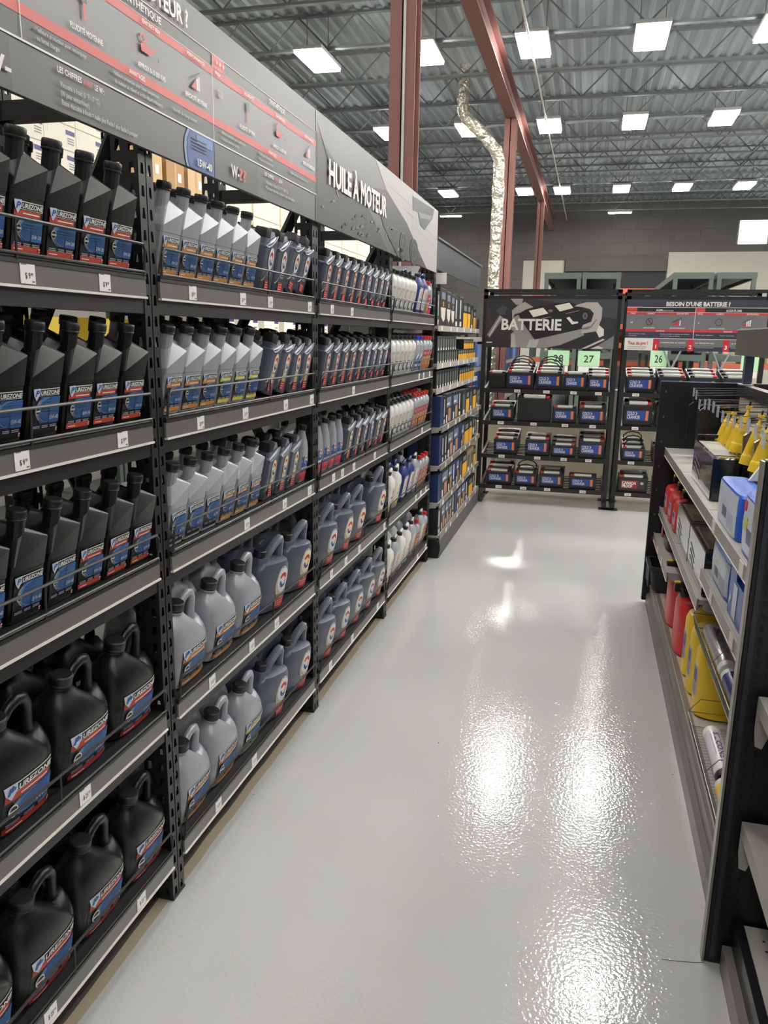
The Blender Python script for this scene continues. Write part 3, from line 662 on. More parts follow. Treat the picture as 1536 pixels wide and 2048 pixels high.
for i in range(4): f.rect(2.0,2.085,2.088+.008*i,2.091+.008*i,ink(36,50,96),5)
part('printed_panel',f.mb,o,0)
f=Flat((SX,0,0),(0,1,0),(0,0,1),eps=.0008); f.k=7
W_=m_swh; G_=ink(178,176,176)
f.text('QUELLE HUILE À MOTEUR ?',2.0,2.368,.038,W_,w=.62,align='r',bold=.03)
f.text('SEMI-SYNTHÉTIQUE',1.865,2.329,.015,W_,w=.235,align='r',bold=.02)
f.text('SYNTHÉTIQUE',2.525,2.331,.015,W_,w=.132,bold=.02)
for t in ((2.145,0),(1.377,0)):
    for k in range(3 if t[0]>2 else 2):
        cu,cv=t[0]+.012+.02*k,2.337
        f.poly([(cu+.007*(1 if i%2==0 else .42)*math.sin(2*PI*i/10),cv+.007*(1 if i%2==0 else .42)*math.cos(2*PI*i/10)) for i in range(10)],W_)
for y,t in ((1.39,'PRIX'),(1.53,'FLUIDITÉ'),(1.78,'ENTRETIEN'),(1.989,'PERFORMANCE'),(2.145,'PRIX'),(2.335,'FLUIDITÉ'),(2.58,'ENTRETIEN'),(2.845,'PERFORMANCE')):
    f.text(t,y,2.3055,.009,W_,w=.0085*len(t))
for y,t in ((1.715,'AVANTAGES'),(2.512,'AVANTAGES')): f.text(t,y,2.182,.010,W_,w=.066)
f.text('$$',1.39,2.25,.018,G_); f.text('$$$',2.16,2.255,.018,G_,w=.028)
def bars(u,v,k=7):
    f.poly([(u-.03,v),(u-.002,v+.026),(u-.002,v)],m_sred,k)
    f.rect(u,u+.007,v,v+.028,W_,k); f.rect(u+.010,u+.017,v,v+.034,W_,k); f.poly([(u-.03,v+.018),(u+.02,v+.045),(u+.02,v+.048),(u-.03,v+.021)],m_sblk,k)
bars(2.035,2.235); bars(2.885,2.245)
def can(u,v):
    f.rect(u-.02,u+.025,v,v+.018,m_sred,7); f.poly([(u+.025,v+.012),(u+.045,v+.022),(u+.045,v+.018),(u+.025,v+.004)],m_sred,7); f.ell(u-.008,v+.03,.014,.010,m_sred,7,inner=.6); f.rect(u+.052,u+.056,v-.004,v+.004,m_sblk,7)
can(1.79,2.245); can(2.60,2.25)
for u in (1.55,2.35): f.rect(u,u+.018,2.265,2.29,m_sgx,7); f.rect(u+.005,u+.013,2.235,2.265,m_sred,7)
f.text('FLUIDITÉ MOYENNE',1.508,2.205,.011,W_,w=.11,bold=.02); f.text('APPROX 8-10 000 KMS',1.753,2.208,.011,W_,w=.122,bold=.02); f.text('EFFICACITÉ MOYENNE',1.973,2.206,.011,W_,w=.118,bold=.02)
f.text('FLUIDITÉ OPTIMAL',2.300,2.207,.011,W_,w=.11,bold=.02); f.text('APPROX 16 000 KMS',2.55,2.209,.011,W_,w=.118,bold=.02); f.text('EFFICACITÉ SUPÉRIEURE',2.83,2.212,.011,W_,w=.125,bold=.02)
for y,z,wd,t in ((1.394,2.162,.163,'Meilleure protection pour remorquage'),(1.397,2.147,.072,'ou fortes charges'),(1.645,2.162,.196,'Meilleure protection pour haute température'),(1.649,2.147,.208,'du moteur au ralenti et arrêts-départs fréquents'),(1.90,2.155,.13,'Intervalle de vidange standard'),
    (2.17,2.163,.165,'Meilleure protection pour températures'),(2.17,2.148,.12,'Protection supérieure au froid'),(2.43,2.163,.115,'Meilleure économie'),(2.43,2.148,.12,'Meilleure propreté du moteur'),(2.70,2.158,.18,'Meilleure performance et efficacité du moteur')):
    f.text('- '+t,y,z,.008,G_,w=wd)
f.text('W-',1.325,2.062,.030,W_,w=.075,align='r',bold=.03)
f.text('W-',2.232,2.063,.032,W_,w=.055,bold=.03); f.text('??',2.288,2.063,.032,m_sred,w=.05,bold=.03)
for y,t in ((1.458,'AVANT'),(2.478,'APRÈS')):
    f.text('LES CHIFFRES',y,2.110,.011,W_,w=.077,bold=.02); f.text(t,y+.082,2.110,.011,m_sred,w=.033,bold=.02); f.text('LE W :',y+.121,2.110,.011,W_,w=.034,bold=.02)
f.text('Viscosité à froid (0 °F/-17 °C)',1.463,2.085,.010,G_,w=.13); f.text('(W pour winter/hiver)',1.464,2.069,.010,G_,w=.092); f.text('Basse viscosité à froid = huile plus fluide / plus facile à pomper',1.465,2.053,.010,G_,w=.272)
f.text('Viscosité à chaud (212 °F / 100 °C)',2.488,2.088,.010,G_,w=.19); f.text('Plus haute viscosité à chaud = huile plus épaisse',2.488,2.072,.010,G_,w=.255)
f.text('15W-40',2.108,2.050,.018,W_,w=.082,align='r',bold=.03,layer=8)
part('lettering',f.mb,o,0)
o=thing('overhead_sign','grey photo sign reading HUILE À MOTEUR above the third and farthest oil bays','sign',group='overhead oil signs')
part('sign_board',board(SX-.012,SX,2.982,5.42,2.04,2.432,m_sgd),o,0)
f=Flat((SX,0,0),(0,1,0),(0,0,1),eps=.0008)
f.rect(2.982,5.42,2.04,2.432,m_sgd,1)
f.poly([(3.82,2.432),(5.42,2.432),(5.42,2.04),(5.09,2.04),(4.9,2.10),(4.5,2.235),(4.04,2.33)],ink(176,174,172),2)
f.poly([(2.99,2.36),(3.2,2.30),(3.45,2.25),(3.7,2.20),(3.9,2.12),(4.1,2.04),(2.99,2.04)],ink(52,51,52),2)
f.poly([(4.04,2.33),(4.5,2.235),(4.9,2.10),(5.09,2.04),(4.3,2.04),(4.0,2.15),(3.8,2.30)],ink(60,60,62),3)
f.poly([(4.637,2.40),(5.27,2.42),(5.226,2.36),(4.99,2.26),(4.86,2.27),(4.78,2.335),(4.655,2.325)],ink(74,76,82),4)
f.poly([(4.78,2.335),(5.2,2.37),(5.15,2.34),(4.85,2.31)],ink(120,122,126),5)
for i in range(6):
    y=2.99+.03*i; f.poly([(y,2.40-.028*i),(y+.02,2.39-.03*i),(3.16+.02*i,2.27-.02*i),(3.14+.02*i,2.275-.02*i)],ink(168,166,164),4)
random.seed(3)
for i in range(46):
    y=random.uniform(3.0,4.9); z=random.uniform(2.05,2.16 if y<4.2 else 2.12); s=random.uniform(.008,.05); c=random.choice([ink(96,96,98),ink(130,130,132),ink(34,34,36),ink(78,78,80)])
    if y>4.7 and z>2.1: continue
    f.poly([(y,z),(y+s*1.4,z+s*.2),(y+s*1.1,z+s*.5),(y+s*.2,z+s*.3)],c,5)
for cy,r in ((4.42,.085),(4.70,.11)):
    f.ell(cy,2.10,r,.075,ink(44,44,46),5); f.ell(cy,2.10,r,.075,ink(120,120,124),6,inner=.93,a0=.3,a1=3.3); f.ell(cy,2.10,r*.6,.045,ink(88,88,92),6,inner=.8)
for k in range(1,5): f.rect(4.3+.22*k,4.302+.22*k,2.15 if k>2 else 2.26,2.432,ink(150,150,150),3)
for k in range(3): f.poly([(4.1+.3*k,2.36-.06*k),(5.42,2.31-.06*k),(5.42,2.3125-.06*k),(4.1+.3*k,2.3625-.06*k)],ink(150,150,150),3)
f.rect(3.676,3.679,2.04,2.42,ink(66,66,66),6); f.rect(4.637,4.640,2.04,2.43,ink(90,90,90),6)
part('printed_panel',f.mb,o,0)
f=Flat((SX,0,0),(0,1,0),(0,0,1),eps=.0008); f.text('HUILE À MOTEUR',3.118,2.200,.088,m_swh,w=.912,layer=9,bold=.035); part('lettering',f.mb,o,0)

# ================================================================== LEFT GONDOLA (filters)
def gondola(label,X0,XB,y0,y1,levels,hdr=None,fx=None,posts=True,top=2.30,side=1):
    """shelf unit whose front faces +x (side=1) or -x (side=-1)"""
    o=thing('gondola_shelving',label,'shelving')
    b=MB(); b.box(XB-.01*side,XB,y0,y1,0,2.02,m_gond); part('back_panel',b,o,0)
    for y in (y0,y1):
        b=MB(); b.box(XB-.04*side,XB,y-.02,y+.02,0,top,m_gond); part('upright',b,o,0)
    return o
GX0,GXB,GY0,GY1=-1.0,-1.44,5.60,7.78
GLV=[(1.695,-1.06),(1.428,-1.06),(1.247,-1.06),(.973,-1.01),(.69,-1.01),(.41,-1.01),(.165,-1.0)]
GN=['top','second','third','fourth','fifth','sixth','bottom']
go=gondola('black gondola of filter boxes between the oil rack and battery rack',GX0,GXB,GY0,GY1,GLV,top=2.3)
for i,(z,xf) in enumerate(GLV):
    b=MB(); b.box(GXB,xf-.004,GY0+.02,GY1-.02,z-.02,z,m_gdeck)
    if i<6:
        for y in (GY0+.02,GY1-.03): b.prism([(GXB,z-.02),(xf-.02,z-.02),(xf-.02,z-.035),(GXB,z-.09)],'y',y,y+.006,m_gdeck)
    s=part('shelf',b,go,0)
    b=MB(); b.box(xf-.004,xf+.004,GY0+.02,GY1-.02,z-.036,z+.004,m_glip if i>2 else m_gdeck)
    for k in range(6):
        y=GY0+.2+k*.33+random.uniform(-.08,.08); b.box(xf+.004,xf+.006,y,y+.05,z-.032,z,m_swh)
    part('price_lip',b,s,0)
b=MB(); b.prism([(-1.40,0),(-1.0,0),(-.985,.06),(-.985,.10),(-1.02,.145),(-1.40,.145)],'y',GY0-.02,GY0+.01,m_gond); b.box(-1.03,-.995,GY0,GY1,0,.13,mat('kick_plate',(70,68,66),.4)); part('base',b,go,0)
b=MB(); b.box(-1.10,-1.085,5.60,7.9,2.085,2.285,mat('dark_blue_grey_panel',(58,60,68),.35)); b.box(-1.105,-1.07,5.60,7.9,2.283,2.295,m_gedge)
for y in (5.7,7.8): b.box(GXB,-1.10,y,y+.03,2.2,2.23,m_gond)
part('header_panel',b,go,0)
# product boxes
BXM={}
def boxtpl(w,d,h,base,style,side=1):
    k=(round(w,3),round(d,3),round(h,3),base,style,side)
    if k in BXM: return BXM[k]
    b=MB(); b.box(-d/2,d/2,-w/2,w/2,0,h,ink(*base),.002)
    x=d/2+.0005
    f=Flat((x if side>0 else -x,0,0),(0,side,0),(0,0,1),eps=.0006)
    if style=='blue': f.rect(-w*.45,w*.45,h*.62,h*.9,ink(30,32,44),1); f.rect(-w*.4,w*.1,h*.68,h*.84,ink(150,165,200),2); f.rect(-w*.1,w*.42,h*.1,h*.5,ink(170,140,110),2)
    elif style=='photo': f.rect(-w*.42,w*.42,h*.55,h*.88,ink(110,122,138),1); f.rect(-w*.1,w*.36,h*.06,h*.5,ink(172,128,100),2); f.rect(-w*.36,w*.1,h*.62,h*.70,ink(200,205,212),2); f.rect(-w*.46,-w*.26,h*.04,h*.30,ink(214,212,205),2)
    elif style=='white': f.poly([(-w*.4,h*.5),(w*.4,h*.5),(w*.3,h*.2),(w*.05,h*.12),(-w*.3,h*.25)],ink(214,208,194),1); f.rect(-w*.3,w*.3,h*.72,h*.9,ink(120,132,146),1); f.rect(-w*.1,w*.1,h*.53,h*.66,ORG,2)
    elif style=='yellow': f.rect(-w*.46,w*.46,h*.02,h*.58,ink(228,168,44),1); f.rect(-w*.3,w*.3,h*.66,h*.86,ink(130,130,120),1)
    elif style=='strip': f.rect(-w*.3,-w*.05,h*.3,h*.9,ink(200,202,208),1); f.rect(-w*.3,w*.1,h*.05,h*.2,ink(220,218,212),1)
    elif style=='bar': f.rect(-w*.3,w*.3,h*.2,h*.8,ink(90,100,96),1); f.rect(-w*.2,w*.2,h*.0,h*.18,ink(230,228,222),2)
    t=[('carton',b.mesh('carton',0),[]),('front_print',f.mb.mesh('print',0),[])]
    BXM[k]=t; return t
DKG=(38,40,46); NV=(32,48,92); BLK=(24,25,29)
random.seed(11)
def boxrow(z,xf,items,y0,shelf,gapname):
    y=y0; cnt={}
    for (w,h,base,style,nm) in items:
        d=.24 if w>.05 else .12
        c=cnt.get(nm,0); cnt[nm]=c+1
        tot=sum(1 for q in items if q[4]==nm)
        spawn('filter_box',boxtpl(w,d,h,base,style),'%s, %s, on %s gondola shelf'%(nm,ORD[c]+' from left' if tot>1 else 'the only one',shelf),'box',(xf-d/2-.015,y+w/2,z),group='filter boxes on the left gondola')
        y+=w+.006
o=thing('white_display_box','bright white flat box standing at the near end of the top gondola shelf','box',(-1.315,5.63,1.696)); b=MB(); b.box(-.112,.112,-.028,.024,0,.405,mat('bright_white_carton',(236,236,236),.7)); part('carton',b,o,0)
o=thing('shelf_talker','small bright white card above the near end of the top gondola shelf','sign',(-1.05,5.63,1.696)); b=MB(); b.box(-.04,.04,-.003,.003,.285,.36,m_swh); part('card',b,o,0); b=MB(); b.box(-.004,.004,-.002,.002,0,.285,m_gedge); part('stem',b,o,0)
W1='black box with white filter picture'; B1='navy filter box'; P1='dark box with tan photo'; Y1='box with yellow lower half'; S1='black box with white strip'; K1='small dark canister box with white foot'
boxrow(1.695,-1.06,[(.10,.24,BLK,'strip',S1),(.25,.27,BLK,'white',W1),(.20,.26,DKG,'white',W1),(.18,.25,DKG,'white',W1),(.20,.24,BLK,'strip',S1),(.22,.25,BLK,'strip',S1),(.24,.22,BLK,'yellow',Y1),(.18,.22,BLK,'yellow',Y1),(.17,.21,BLK,'bar','dark box with grey-green panel'),(.16,.18,BLK,'yellow',Y1)],5.66,'top','')
def tier(z,xf,n0,y0,w,h,style,base,nm,sh):
    tot=n0
    for i in range(n0):
        spawn('filter_carton',boxtpl(w,.1,h,base,style),'%s, %s from the near end, %s'%(nm,(ORD+['eleventh','twelfth','thirteenth','fourteenth'])[i],sh),'box',(xf-.065,y0+(w+.008)*i+w/2,z),group='small filter cartons in rows')
tier(1.428,-1.06,9,5.70,.095,.095,'bar',BLK,'grey-green fronted small filter carton','lower tier, second shelf')
tier(1.523,-1.06,8,5.70,.098,.10,'bar',DKG,'grey-green fronted small filter carton','upper tier, second shelf')
tier(1.428,-1.06,9,6.66,.105,.09,'yellow',BLK,'yellow-based small filter carton','lower tier, second shelf')
tier(1.518,-1.06,5,6.95,.11,.085,'yellow',DKG,'yellow-based small filter carton','upper tier, second shelf')
tier(1.247,-1.06,9,5.70,.105,.125,'bar',BLK,'white-footed small filter carton','third shelf')
tier(1.247,-1.06,8,6.76,.105,.11,'yellow',BLK,'yellow-based small filter carton','third shelf')
boxrow(.973,-1.01,[(.12,.225,NV,'none',B1),(.10,.215,BLK,'strip',S1),(.24,.225,DKG,'photo',P1),(.06,.21,NV,'none',B1),(.26,.22,DKG,'photo',P1),(.18,.215,BLK,'strip',S1),(.22,.21,DKG,'bar','dark box with grey-green panel'),(.20,.20,BLK,'yellow',Y1),(.2,.21,DKG,'bar','dark box with grey-green panel'),(.22,.2,BLK,'yellow',Y1),(.14,.19,BLK,'bar','dark box with grey-green panel')],5.64,'fourth','')
boxrow(.69,-1.01,[(.10,.22,NV,'none',B1),(.12,.21,BLK,'strip',S1),(.12,.21,BLK,'strip',S1),(.26,.22,DKG,'photo',P1),(.26,.225,NV,'photo','navy box with tan photo'),(.14,.22,NV,'none',B1),(.16,.21,DKG,'photo',P1),(.28,.2,BLK,'yellow',Y1),(.2,.2,BLK,'yellow',Y1),(.14,.19,DKG,'white',W1),(.16,.18,BLK,'strip',S1)],5.64,'fifth','')
boxrow(.41,-1.01,[(.14,.21,NV,'none',B1),(.28,.22,DKG,'photo',P1),(.20,.22,BLK,'photo',P1),(.18,.21,NV,'strip','navy box with white strip'),(.16,.21,DKG,'photo',P1),(.16,.2,DKG,'bar','dark box with grey-green panel'),(.26,.2,BLK,'yellow',Y1),(.22,.19,(150,130,100),'bar','tan box with grey panel'),(.2,.19,(150,130,100),'bar','tan box with grey panel'),(.14,.18,BLK,'yellow',Y1)],5.64,'sixth','')
boxrow(.165,-1.0,[(.14,.20,BLK,'strip',S1),(.16,.21,DKG,'photo',P1),(.16,.205,DKG,'photo',P1),(.14,.20,DKG,'photo',P1),(.14,.2,BLK,'strip',S1),(.12,.2,NV,'none',B1),(.22,.2,DKG,'photo',P1),(.22,.2,DKG,'photo',P1),(.2,.18,DKG,'strip','dark box with white strip'),(.26,.17,BLK,'yellow',Y1),(.14,.16,BLK,'strip',S1)],5.62,'bottom','')

# ================================================================== BATTERY RACKS
BY=7.80; BZ=[1.115,.80,.468,.158]; BT=math.radians(9)
b_sh=['top','second','third','bottom']
def batt_rack(label,x0,x1):
    o=thing('battery_rack',label,'rack',group='black battery racks')
    for x in (x0,x1-.04):
        for y in (BY,BY+.46):
            b=MB(); b.box(x,x+.04,y,y+.04,.006,2.07,m_rack); b.box(x-.03,x+.07,y-.03,y+.07,0,.006,m_rack); part('post',b,o,0)
        b=MB(); b.box(x,x+.04,BY-.06,BY+.52,.03,.075,m_rack); part('foot',b,o,0)
    for y in (BY+.0,BY+.46):
        for z in (2.045,1.985):
            b=MB(); b.box(x0,x1,y,y+.03,z,z+.03,m_rack); part('top_rail',b,o,0)
    for z in BZ:
        b=MB(); b.box(x0+.04,x1-.04,BY,BY+.02,z-.02,z+.022,m_rack); s=math.tan(BT)
        for k in range(9):
            y=BY+.02+k*.052; b.box(x0+.04,x1-.04,y,y+.02,z+(y-BY)*s-.006,z+(y-BY)*s+.002,m_rack)
        for x in (x0+.04,x1-.06): b.add([(x,BY,z-.02),(x,BY+.47,z-.02+.47*s),(x,BY+.47,z+.02+.47*s),(x,BY,z+.02),(x+.02,BY,z-.02),(x+.02,BY+.47,z-.02+.47*s),(x+.02,BY+.47,z+.02+.47*s),(x+.02,BY,z+.02)],[(0,1,2,3),(4,5,6,7),(0,1,5,4),(3,2,6,7)],m_rack)
        part('shelf',b,o,0)
    return o
ra=batt_rack('black battery rack under the BATTERIE photo sign',-1.03,.25)
rb=batt_rack('black battery rack under the red and grey battery chart sign',.29,1.52)
me_bt=MB(); me_bt.box(-.03,.03,-.002,0,-.014,.014,m_swh); ft=Flat((-.03,-.002,-.014),(1,0,0),(0,0,1)); ft.text('27-45$',.012,.008,.011,BLACKI,w=.036)
me_btm=me_bt.mesh('btag',0); me_btt=ft.mb.mesh('btagt',0)
for r,tg in ((ra,[[-.664,-.385,-.13,.10],[-.81,-.49,-.19,.07],[-.785,-.435,-.18,.055],[-.80,-.555,-.32,.022]]),(rb,[[.44,.8,1.1],[.46,.8,1.1],[.45],[.445]])):
    for z,xs in zip(BZ,tg):
        for x in xs:
            t=link('price_tag',me_btm,r,(x,BY-.001,z+.002)); link('price_text',me_btt,t)
m_batt=mat('battery_case',(24,25,27),.35); m_clear=mat('handle_clear_grey',(205,203,198),.2); CB=ink(44,72,150)
def battery(w,h,d,label,handle='bar'):
    b=MB(); b.box(-w/2,w/2,0,d,0,h*.86,m_batt,.004); 
    l=MB(); l.box(-w/2-.003,w/2+.003,-.003,d+.003,h*.86,h*.95,m_batt,.004); l.box(-w*.4,w*.4,d*.3,d*.7,h*.95,h,m_batt,.004)
    out=[('battery_case',b.mesh('bc',0),[]),('lid',l.mesh('bl',0),[])]
    for sx,m in ((-.4,m_rcap),(.4,m_cap)) if handle!='rev' else ((.4,m_rcap),(-.4,m_cap)):
        t=MB(); t.box(w*sx-.016,w*sx+.016,.006,.042,h*.95,h*1.05,m,.003); out.append(('terminal_cover',t.mesh('tc',0),[]))
    hd=MB()
    if handle=='hoop':
        hd.tube([(-w*.42,d*.5,h*.95),(-w*.40,d*.5,h*1.2),(-w*.25,d*.5,h*1.42),(0,d*.5,h*1.5),(w*.25,d*.5,h*1.42),(w*.4,d*.5,h*1.2),(w*.42,d*.5,h*.95)],.006,m_batt,6)
        hd.box(-w*.32,w*.32,.012,.04,h*.95,h*1.08,m_clear,.004)
    else: hd.box(-w*.33,w*.33,.006,.042,h*.95,h*1.09,m_clear,.006)
    out.append(('handle',hd.mesh('hd',0),[]))
    if label:
        f=Flat((0,-.0006,0),(1,0,0),(0,0,1),eps=.0008); lw=w*.80; lh=min(.095,h*.5); v0=h*.28
        if label=='blue':
            f.rect(-lw/2,lw/2,v0,v0+lh,CB,1); f.rect(lw/2-.028,lw/2-.006,v0,v0+lh,ink(226,128,64),2)
            f.text('COLD',-lw*.46,v0+lh*.55,lh*.33,m_swh,w=lw*.33,layer=2,bold=.02); f.poly([(-lw*.1,v0+lh*.88),(-lw*.04,v0+lh*.72),(-lw*.1,v0+lh*.56),(-lw*.06,v0+lh*.56),(0,v0+lh*.72),(-lw*.06,v0+lh*.88)],m_swh,2)
            f.text('CRANKER',-lw*.46,v0+lh*.16,lh*.33,m_swh,w=lw*.58,layer=2,bold=.02)
        else:
            f.rect(-lw/2,lw/2,v0,v0+lh,ink(150,34,44),1); f.text('CANADA',-lw*.46,v0+lh*.52,lh*.34,m_swh,w=lw*.6,layer=2,bold=.05); f.text('PROOF',-lw*.46,v0+lh*.12,lh*.34,m_swh,w=lw*.45,layer=2,bold=.05); f.rect(lw*.2,lw*.5,v0,v0+lh,ink(60,50,56),2); f.ell(lw*.38,v0+lh*.7,.014,.014,ink(190,190,195),3)
        out.append(('label',f.mb.mesh('blab',0),[]))
    if label=='dot':
        pass
    return out
BTPL={}
def bt(*a):
    if a not in BTPL: BTPL[a]=battery(*a)
    return BTPL[a]
# per level: (x0,x1,height,label,handle,rows)
BL={('left',0):[(-.947,-.79,.16,None,'bar',1),(-.778,-.515,.175,'blue','hoop',3),(-.497,-.243,.175,'blue','hoop',3),(-.232,-.018,.17,'blue','bar',1),(-.006,.188,.155,'blue','rev',3)],
('left',1):[(-.917,-.69,.15,'blue','bar',2),(-.655,-.335,.25,None,'rev',2),(-.315,-.09,.16,'blue','bar',1),(-.065,.185,.17,'blue','bar',2)],
('left',2):[(-.87,-.64,.165,'blue','bar',3),(-.56,-.325,.175,'blue','rev',2),(-.31,-.075,.125,'blue','rev',3),(-.05,.196,.18,'blue','rev',3)],
('left',3):[(-.93,-.68,.145,'blue','bar',3),(-.648,-.43,.14,'blue','hoop',2),(-.405,-.17,.15,'blue','bar',2),(-.115,.14,.14,'blue','bar',1)],
('right',0):[(.345,.60,.165,'blue','bar',3),(.63,.87,.17,'blue','rev',3),(.90,1.15,.17,'blue','rev',3),(1.19,1.43,.17,'blue','rev',3)],
('right',1):[(.345,.60,.22,'blue','rev',2),(.64,.88,.2,'blue','rev',2)],
('right',2):[(.36,.57,.13,'blue','hoop',3),(.64,.88,.15,'blue','rev',2)],
('right',3):[(.35,.62,.16,'red','bar',2),(.66,.9,.15,'blue','bar',1)]}
for (rk,si),its in BL.items():
    for i,(x0,x1,h,lb,hd,nr) in enumerate(its):
        w=x1-x0; d=.135
        for r in range(nr):
            y=BY+.03+r*(d+.012); z=BZ[si]+.012+(y-BY)*math.tan(BT)
            desc={'blue':'black battery with blue and orange label','red':'black battery with red CANADA PROOF label',None:'plain black battery without label'}[lb]
            spawn('car_battery',bt(round(w,3),h,d,lb,hd),'%s, %s from left, %s, %s shelf, %s rack'%(desc,ORD[i],['front','middle','back'][r],b_sh[si],rk),'battery',((x0+x1)/2,y,z),(BT,0,0),group='car batteries on the %s rack'%rk)
# BATTERIE sign
def bsign(name,label,x0,x1):
    o=thing('battery_sign',label,'sign',group='signs over the batteries'); part('sign_board',board(x0,x1,BY-.014,BY-.002,1.53,1.985,m_sblk),o,0); return o
o=bsign('a','black and grey photo sign reading BATTERIE over the left battery rack',-1.0,.222)
f=Flat((0,BY-.014,0),(1,0,0),(0,0,1),eps=.001)
cm=lambda p:(max(-1.0,min(.222,-1.0+((960+.1953*p[0])-974)/261*1.222)),max(1.53,min(1.985,1.985-((560+.1953*p[1])-602)*.00487)))
def cp(pts,c,l): f.poly([cm(p) for p in pts],ink(*c),l)
cp([(70,210),(1400,210),(1400,690),(70,690)],(44,44,48),1)
cp([(560,210),(1400,210),(1400,400),(1250,380),(1150,300)],(66,66,72),2)
cp([(470,450),(590,610),(1060,500),(1090,560),(900,650),(700,690),(350,690),(340,560)],(146,144,142),2)
cp([(540,610),(640,605),(610,690),(510,690)],(182,180,178),3)
cp([(380,560),(400,690),(345,690),(350,560)],(176,174,170),3)
cp([(410,360),(500,300),(930,240),(1150,350),(1130,440),(1080,490),(590,610),(430,410)],(24,24,28),4)
cp([(515,330),(660,300),(715,355),(565,392)],(226,222,212),5); cp([(775,280),(920,250),(965,300),(830,335)],(222,218,208),5)
cp([(900,395),(930,385),(970,430),(1020,430),(1020,445),(960,458)],(222,220,214),5)
f.ell(*cm((735,328)),.022,.014,ink(110,110,112),5); f.ell(*cm((1085,375)),.022,.03,ink(110,110,114),5); f.ell(*cm((1085,375)),.012,.018,ink(60,60,64),6)
cp([(890,352),(1020,322),(1022,326),(892,357)],(150,150,152),5); cp([(650,400),(745,385),(747,390),(652,405)],(140,140,142),5)
cp([(340,330),(400,280),(470,245),(560,295),(480,320),(430,350),(370,365),(350,420)],(164,158,154),5)
cp([(350,400),(410,370),(440,420),(470,460),(450,520),(390,540),(345,520)],(150,145,142),5)
cp([(970,285),(1010,265),(1090,245),(1200,245),(1250,300),(1250,400),(1210,520),(1060,545),(1060,505),(1150,500),(1060,490),(1070,460),(1150,430),(1170,350),(1130,310),(1050,290)],(176,170,166),5)
cp([(1062,492),(1150,470),(1200,400),(1205,410),(1155,485),(1066,508)],(120,116,114),6)
cp([(90,570),(215,375),(255,400),(120,600)],(130,128,126),3); cp([(110,575),(225,385),(235,390),(122,585)],(190,188,184),4)
cp([(180,330),(240,280),(290,300),(270,370),(210,370)],(70,70,72),3); cp([(320,215),(450,215),(440,270),(380,275)],(150,150,150),3)
cp([(1180,690),(1385,560),(1385,690)],(120,120,122),3); cp([(1070,690),(1280,590),(1300,600),(1110,690)],(190,190,190),4); cp([(1160,690),(1230,660),(1290,680),(1270,690)],(200,200,200),4)
cp([(1205,520),(1230,460),(1280,500),(1285,560),(1240,580)],(216,212,204),4)
cp([(780,690),(900,640),(1090,560),(1200,560),(1200,620),(1080,690)],(36,36,40),3)
f.rect(-.985,-.93,1.572,1.582,m_swh,4)
part('printed_panel',f.mb,o,0)
f=Flat((0,BY-.014,0),(1,0,0),(0,0,1),eps=.001); a=cm((240,515)); c_=cm((855,410)); f.text('BATTERIE',a[0],a[1],c_[1]-a[1],m_swh,w=c_[0]-a[0],layer=8,bold=.03); part('lettering',f.mb,o,0)
o=bsign('b','grey and red chart sign reading BESOIN D’UNE BATTERIE over the right rack',.30,1.50)
f=Flat((0,BY-.014,0),(1,0,0),(0,0,1),eps=.001)
X_=lambda px:.30+(px-1250)/(1531-1250)*1.2
Z_=lambda py:1.985-(py-601)*.00478
NVY=ink(58,58,74); 
f.rect(.30,1.50,1.53,1.985,NVY,1); f.rect(.30,1.50,Z_(688),Z_(622),m_sgm,2)
f.rect(.30,1.50,Z_(629),Z_(624),ink(196,60,74),3); f.rect(.30,1.50,Z_(661),Z_(656),ink(196,60,74),3); f.rect(.30,1.50,Z_(673),Z_(661),NVY,3)
f.rect(.30,1.50,Z_(624),Z_(615),m_sblk,3); f.rect(.30,1.50,Z_(616),Z_(615),m_swh,4); f.rect(.30,1.50,Z_(624.6),Z_(624),m_swh,4); f.rect(.30,1.50,Z_(674),Z_(673),m_swh,4)
f.rect(.30,X_(1271),Z_(624),Z_(616),m_sred,4); f.rect(X_(1390),X_(1408),Z_(624),Z_(616),m_sred,4); f.rect(X_(1388.5),X_(1389.5),Z_(673),Z_(616),m_swh,5)
f.rect(.30,X_(1309),1.53,Z_(674),m_swh,4)
for px in (1309,1379,1450): f.rect(X_(px),X_(px+12),1.53,Z_(674),ink(206,44,60),5)
for cx_,sl in ((1298,1),(1437,0)):
    f.ell(X_(cx_),Z_(642),.030,.033,m_sblk,5,inner=.86)
    if sl: f.poly([(X_(cx_)-.022,Z_(642)+.024),(X_(cx_)-.018,Z_(642)+.026),(X_(cx_)+.022,Z_(642)-.024),(X_(cx_)+.018,Z_(642)-.026)],m_sblk,5)
for cx_,n in ((1358,1),(1497,3)):
    u,v=X_(cx_),Z_(648); f.poly([(u-.06,v),(u,v+.035),(u,v)],ink(206,44,60),5)
    for k in range(n): f.rect(u+.004+.014*k-(.03 if n>1 else 0),u+.014+.014*k-(.03 if n>1 else 0),v-.004,v+.04+.006*k,m_swh,6)
    f.poly([(u-.06,v+.022),(u+.022,v+.065),(u+.022,v+.069),(u-.06,v+.027)],m_sblk,6)
part('printed_panel',f.mb,o,0)
f=Flat((0,BY-.014,0),(1,0,0),(0,0,1),eps=.001); f.k=8
f.text("BESOIN D'UNE BATTERIE ?",X_(1329),Z_(613),.036,m_swh,w=X_(1456)-X_(1329),bold=.04)
f.text('AGM',X_(1309),Z_(622.5),.018,m_swh,bold=.03); f.text('(ABSORBED GLASS MAT)',X_(1321),Z_(622.5),.008,m_swh,w=.1); f.text('ACIDE-PLOMB',X_(1449),Z_(622.5),.018,m_swh,w=.13,bold=.03)
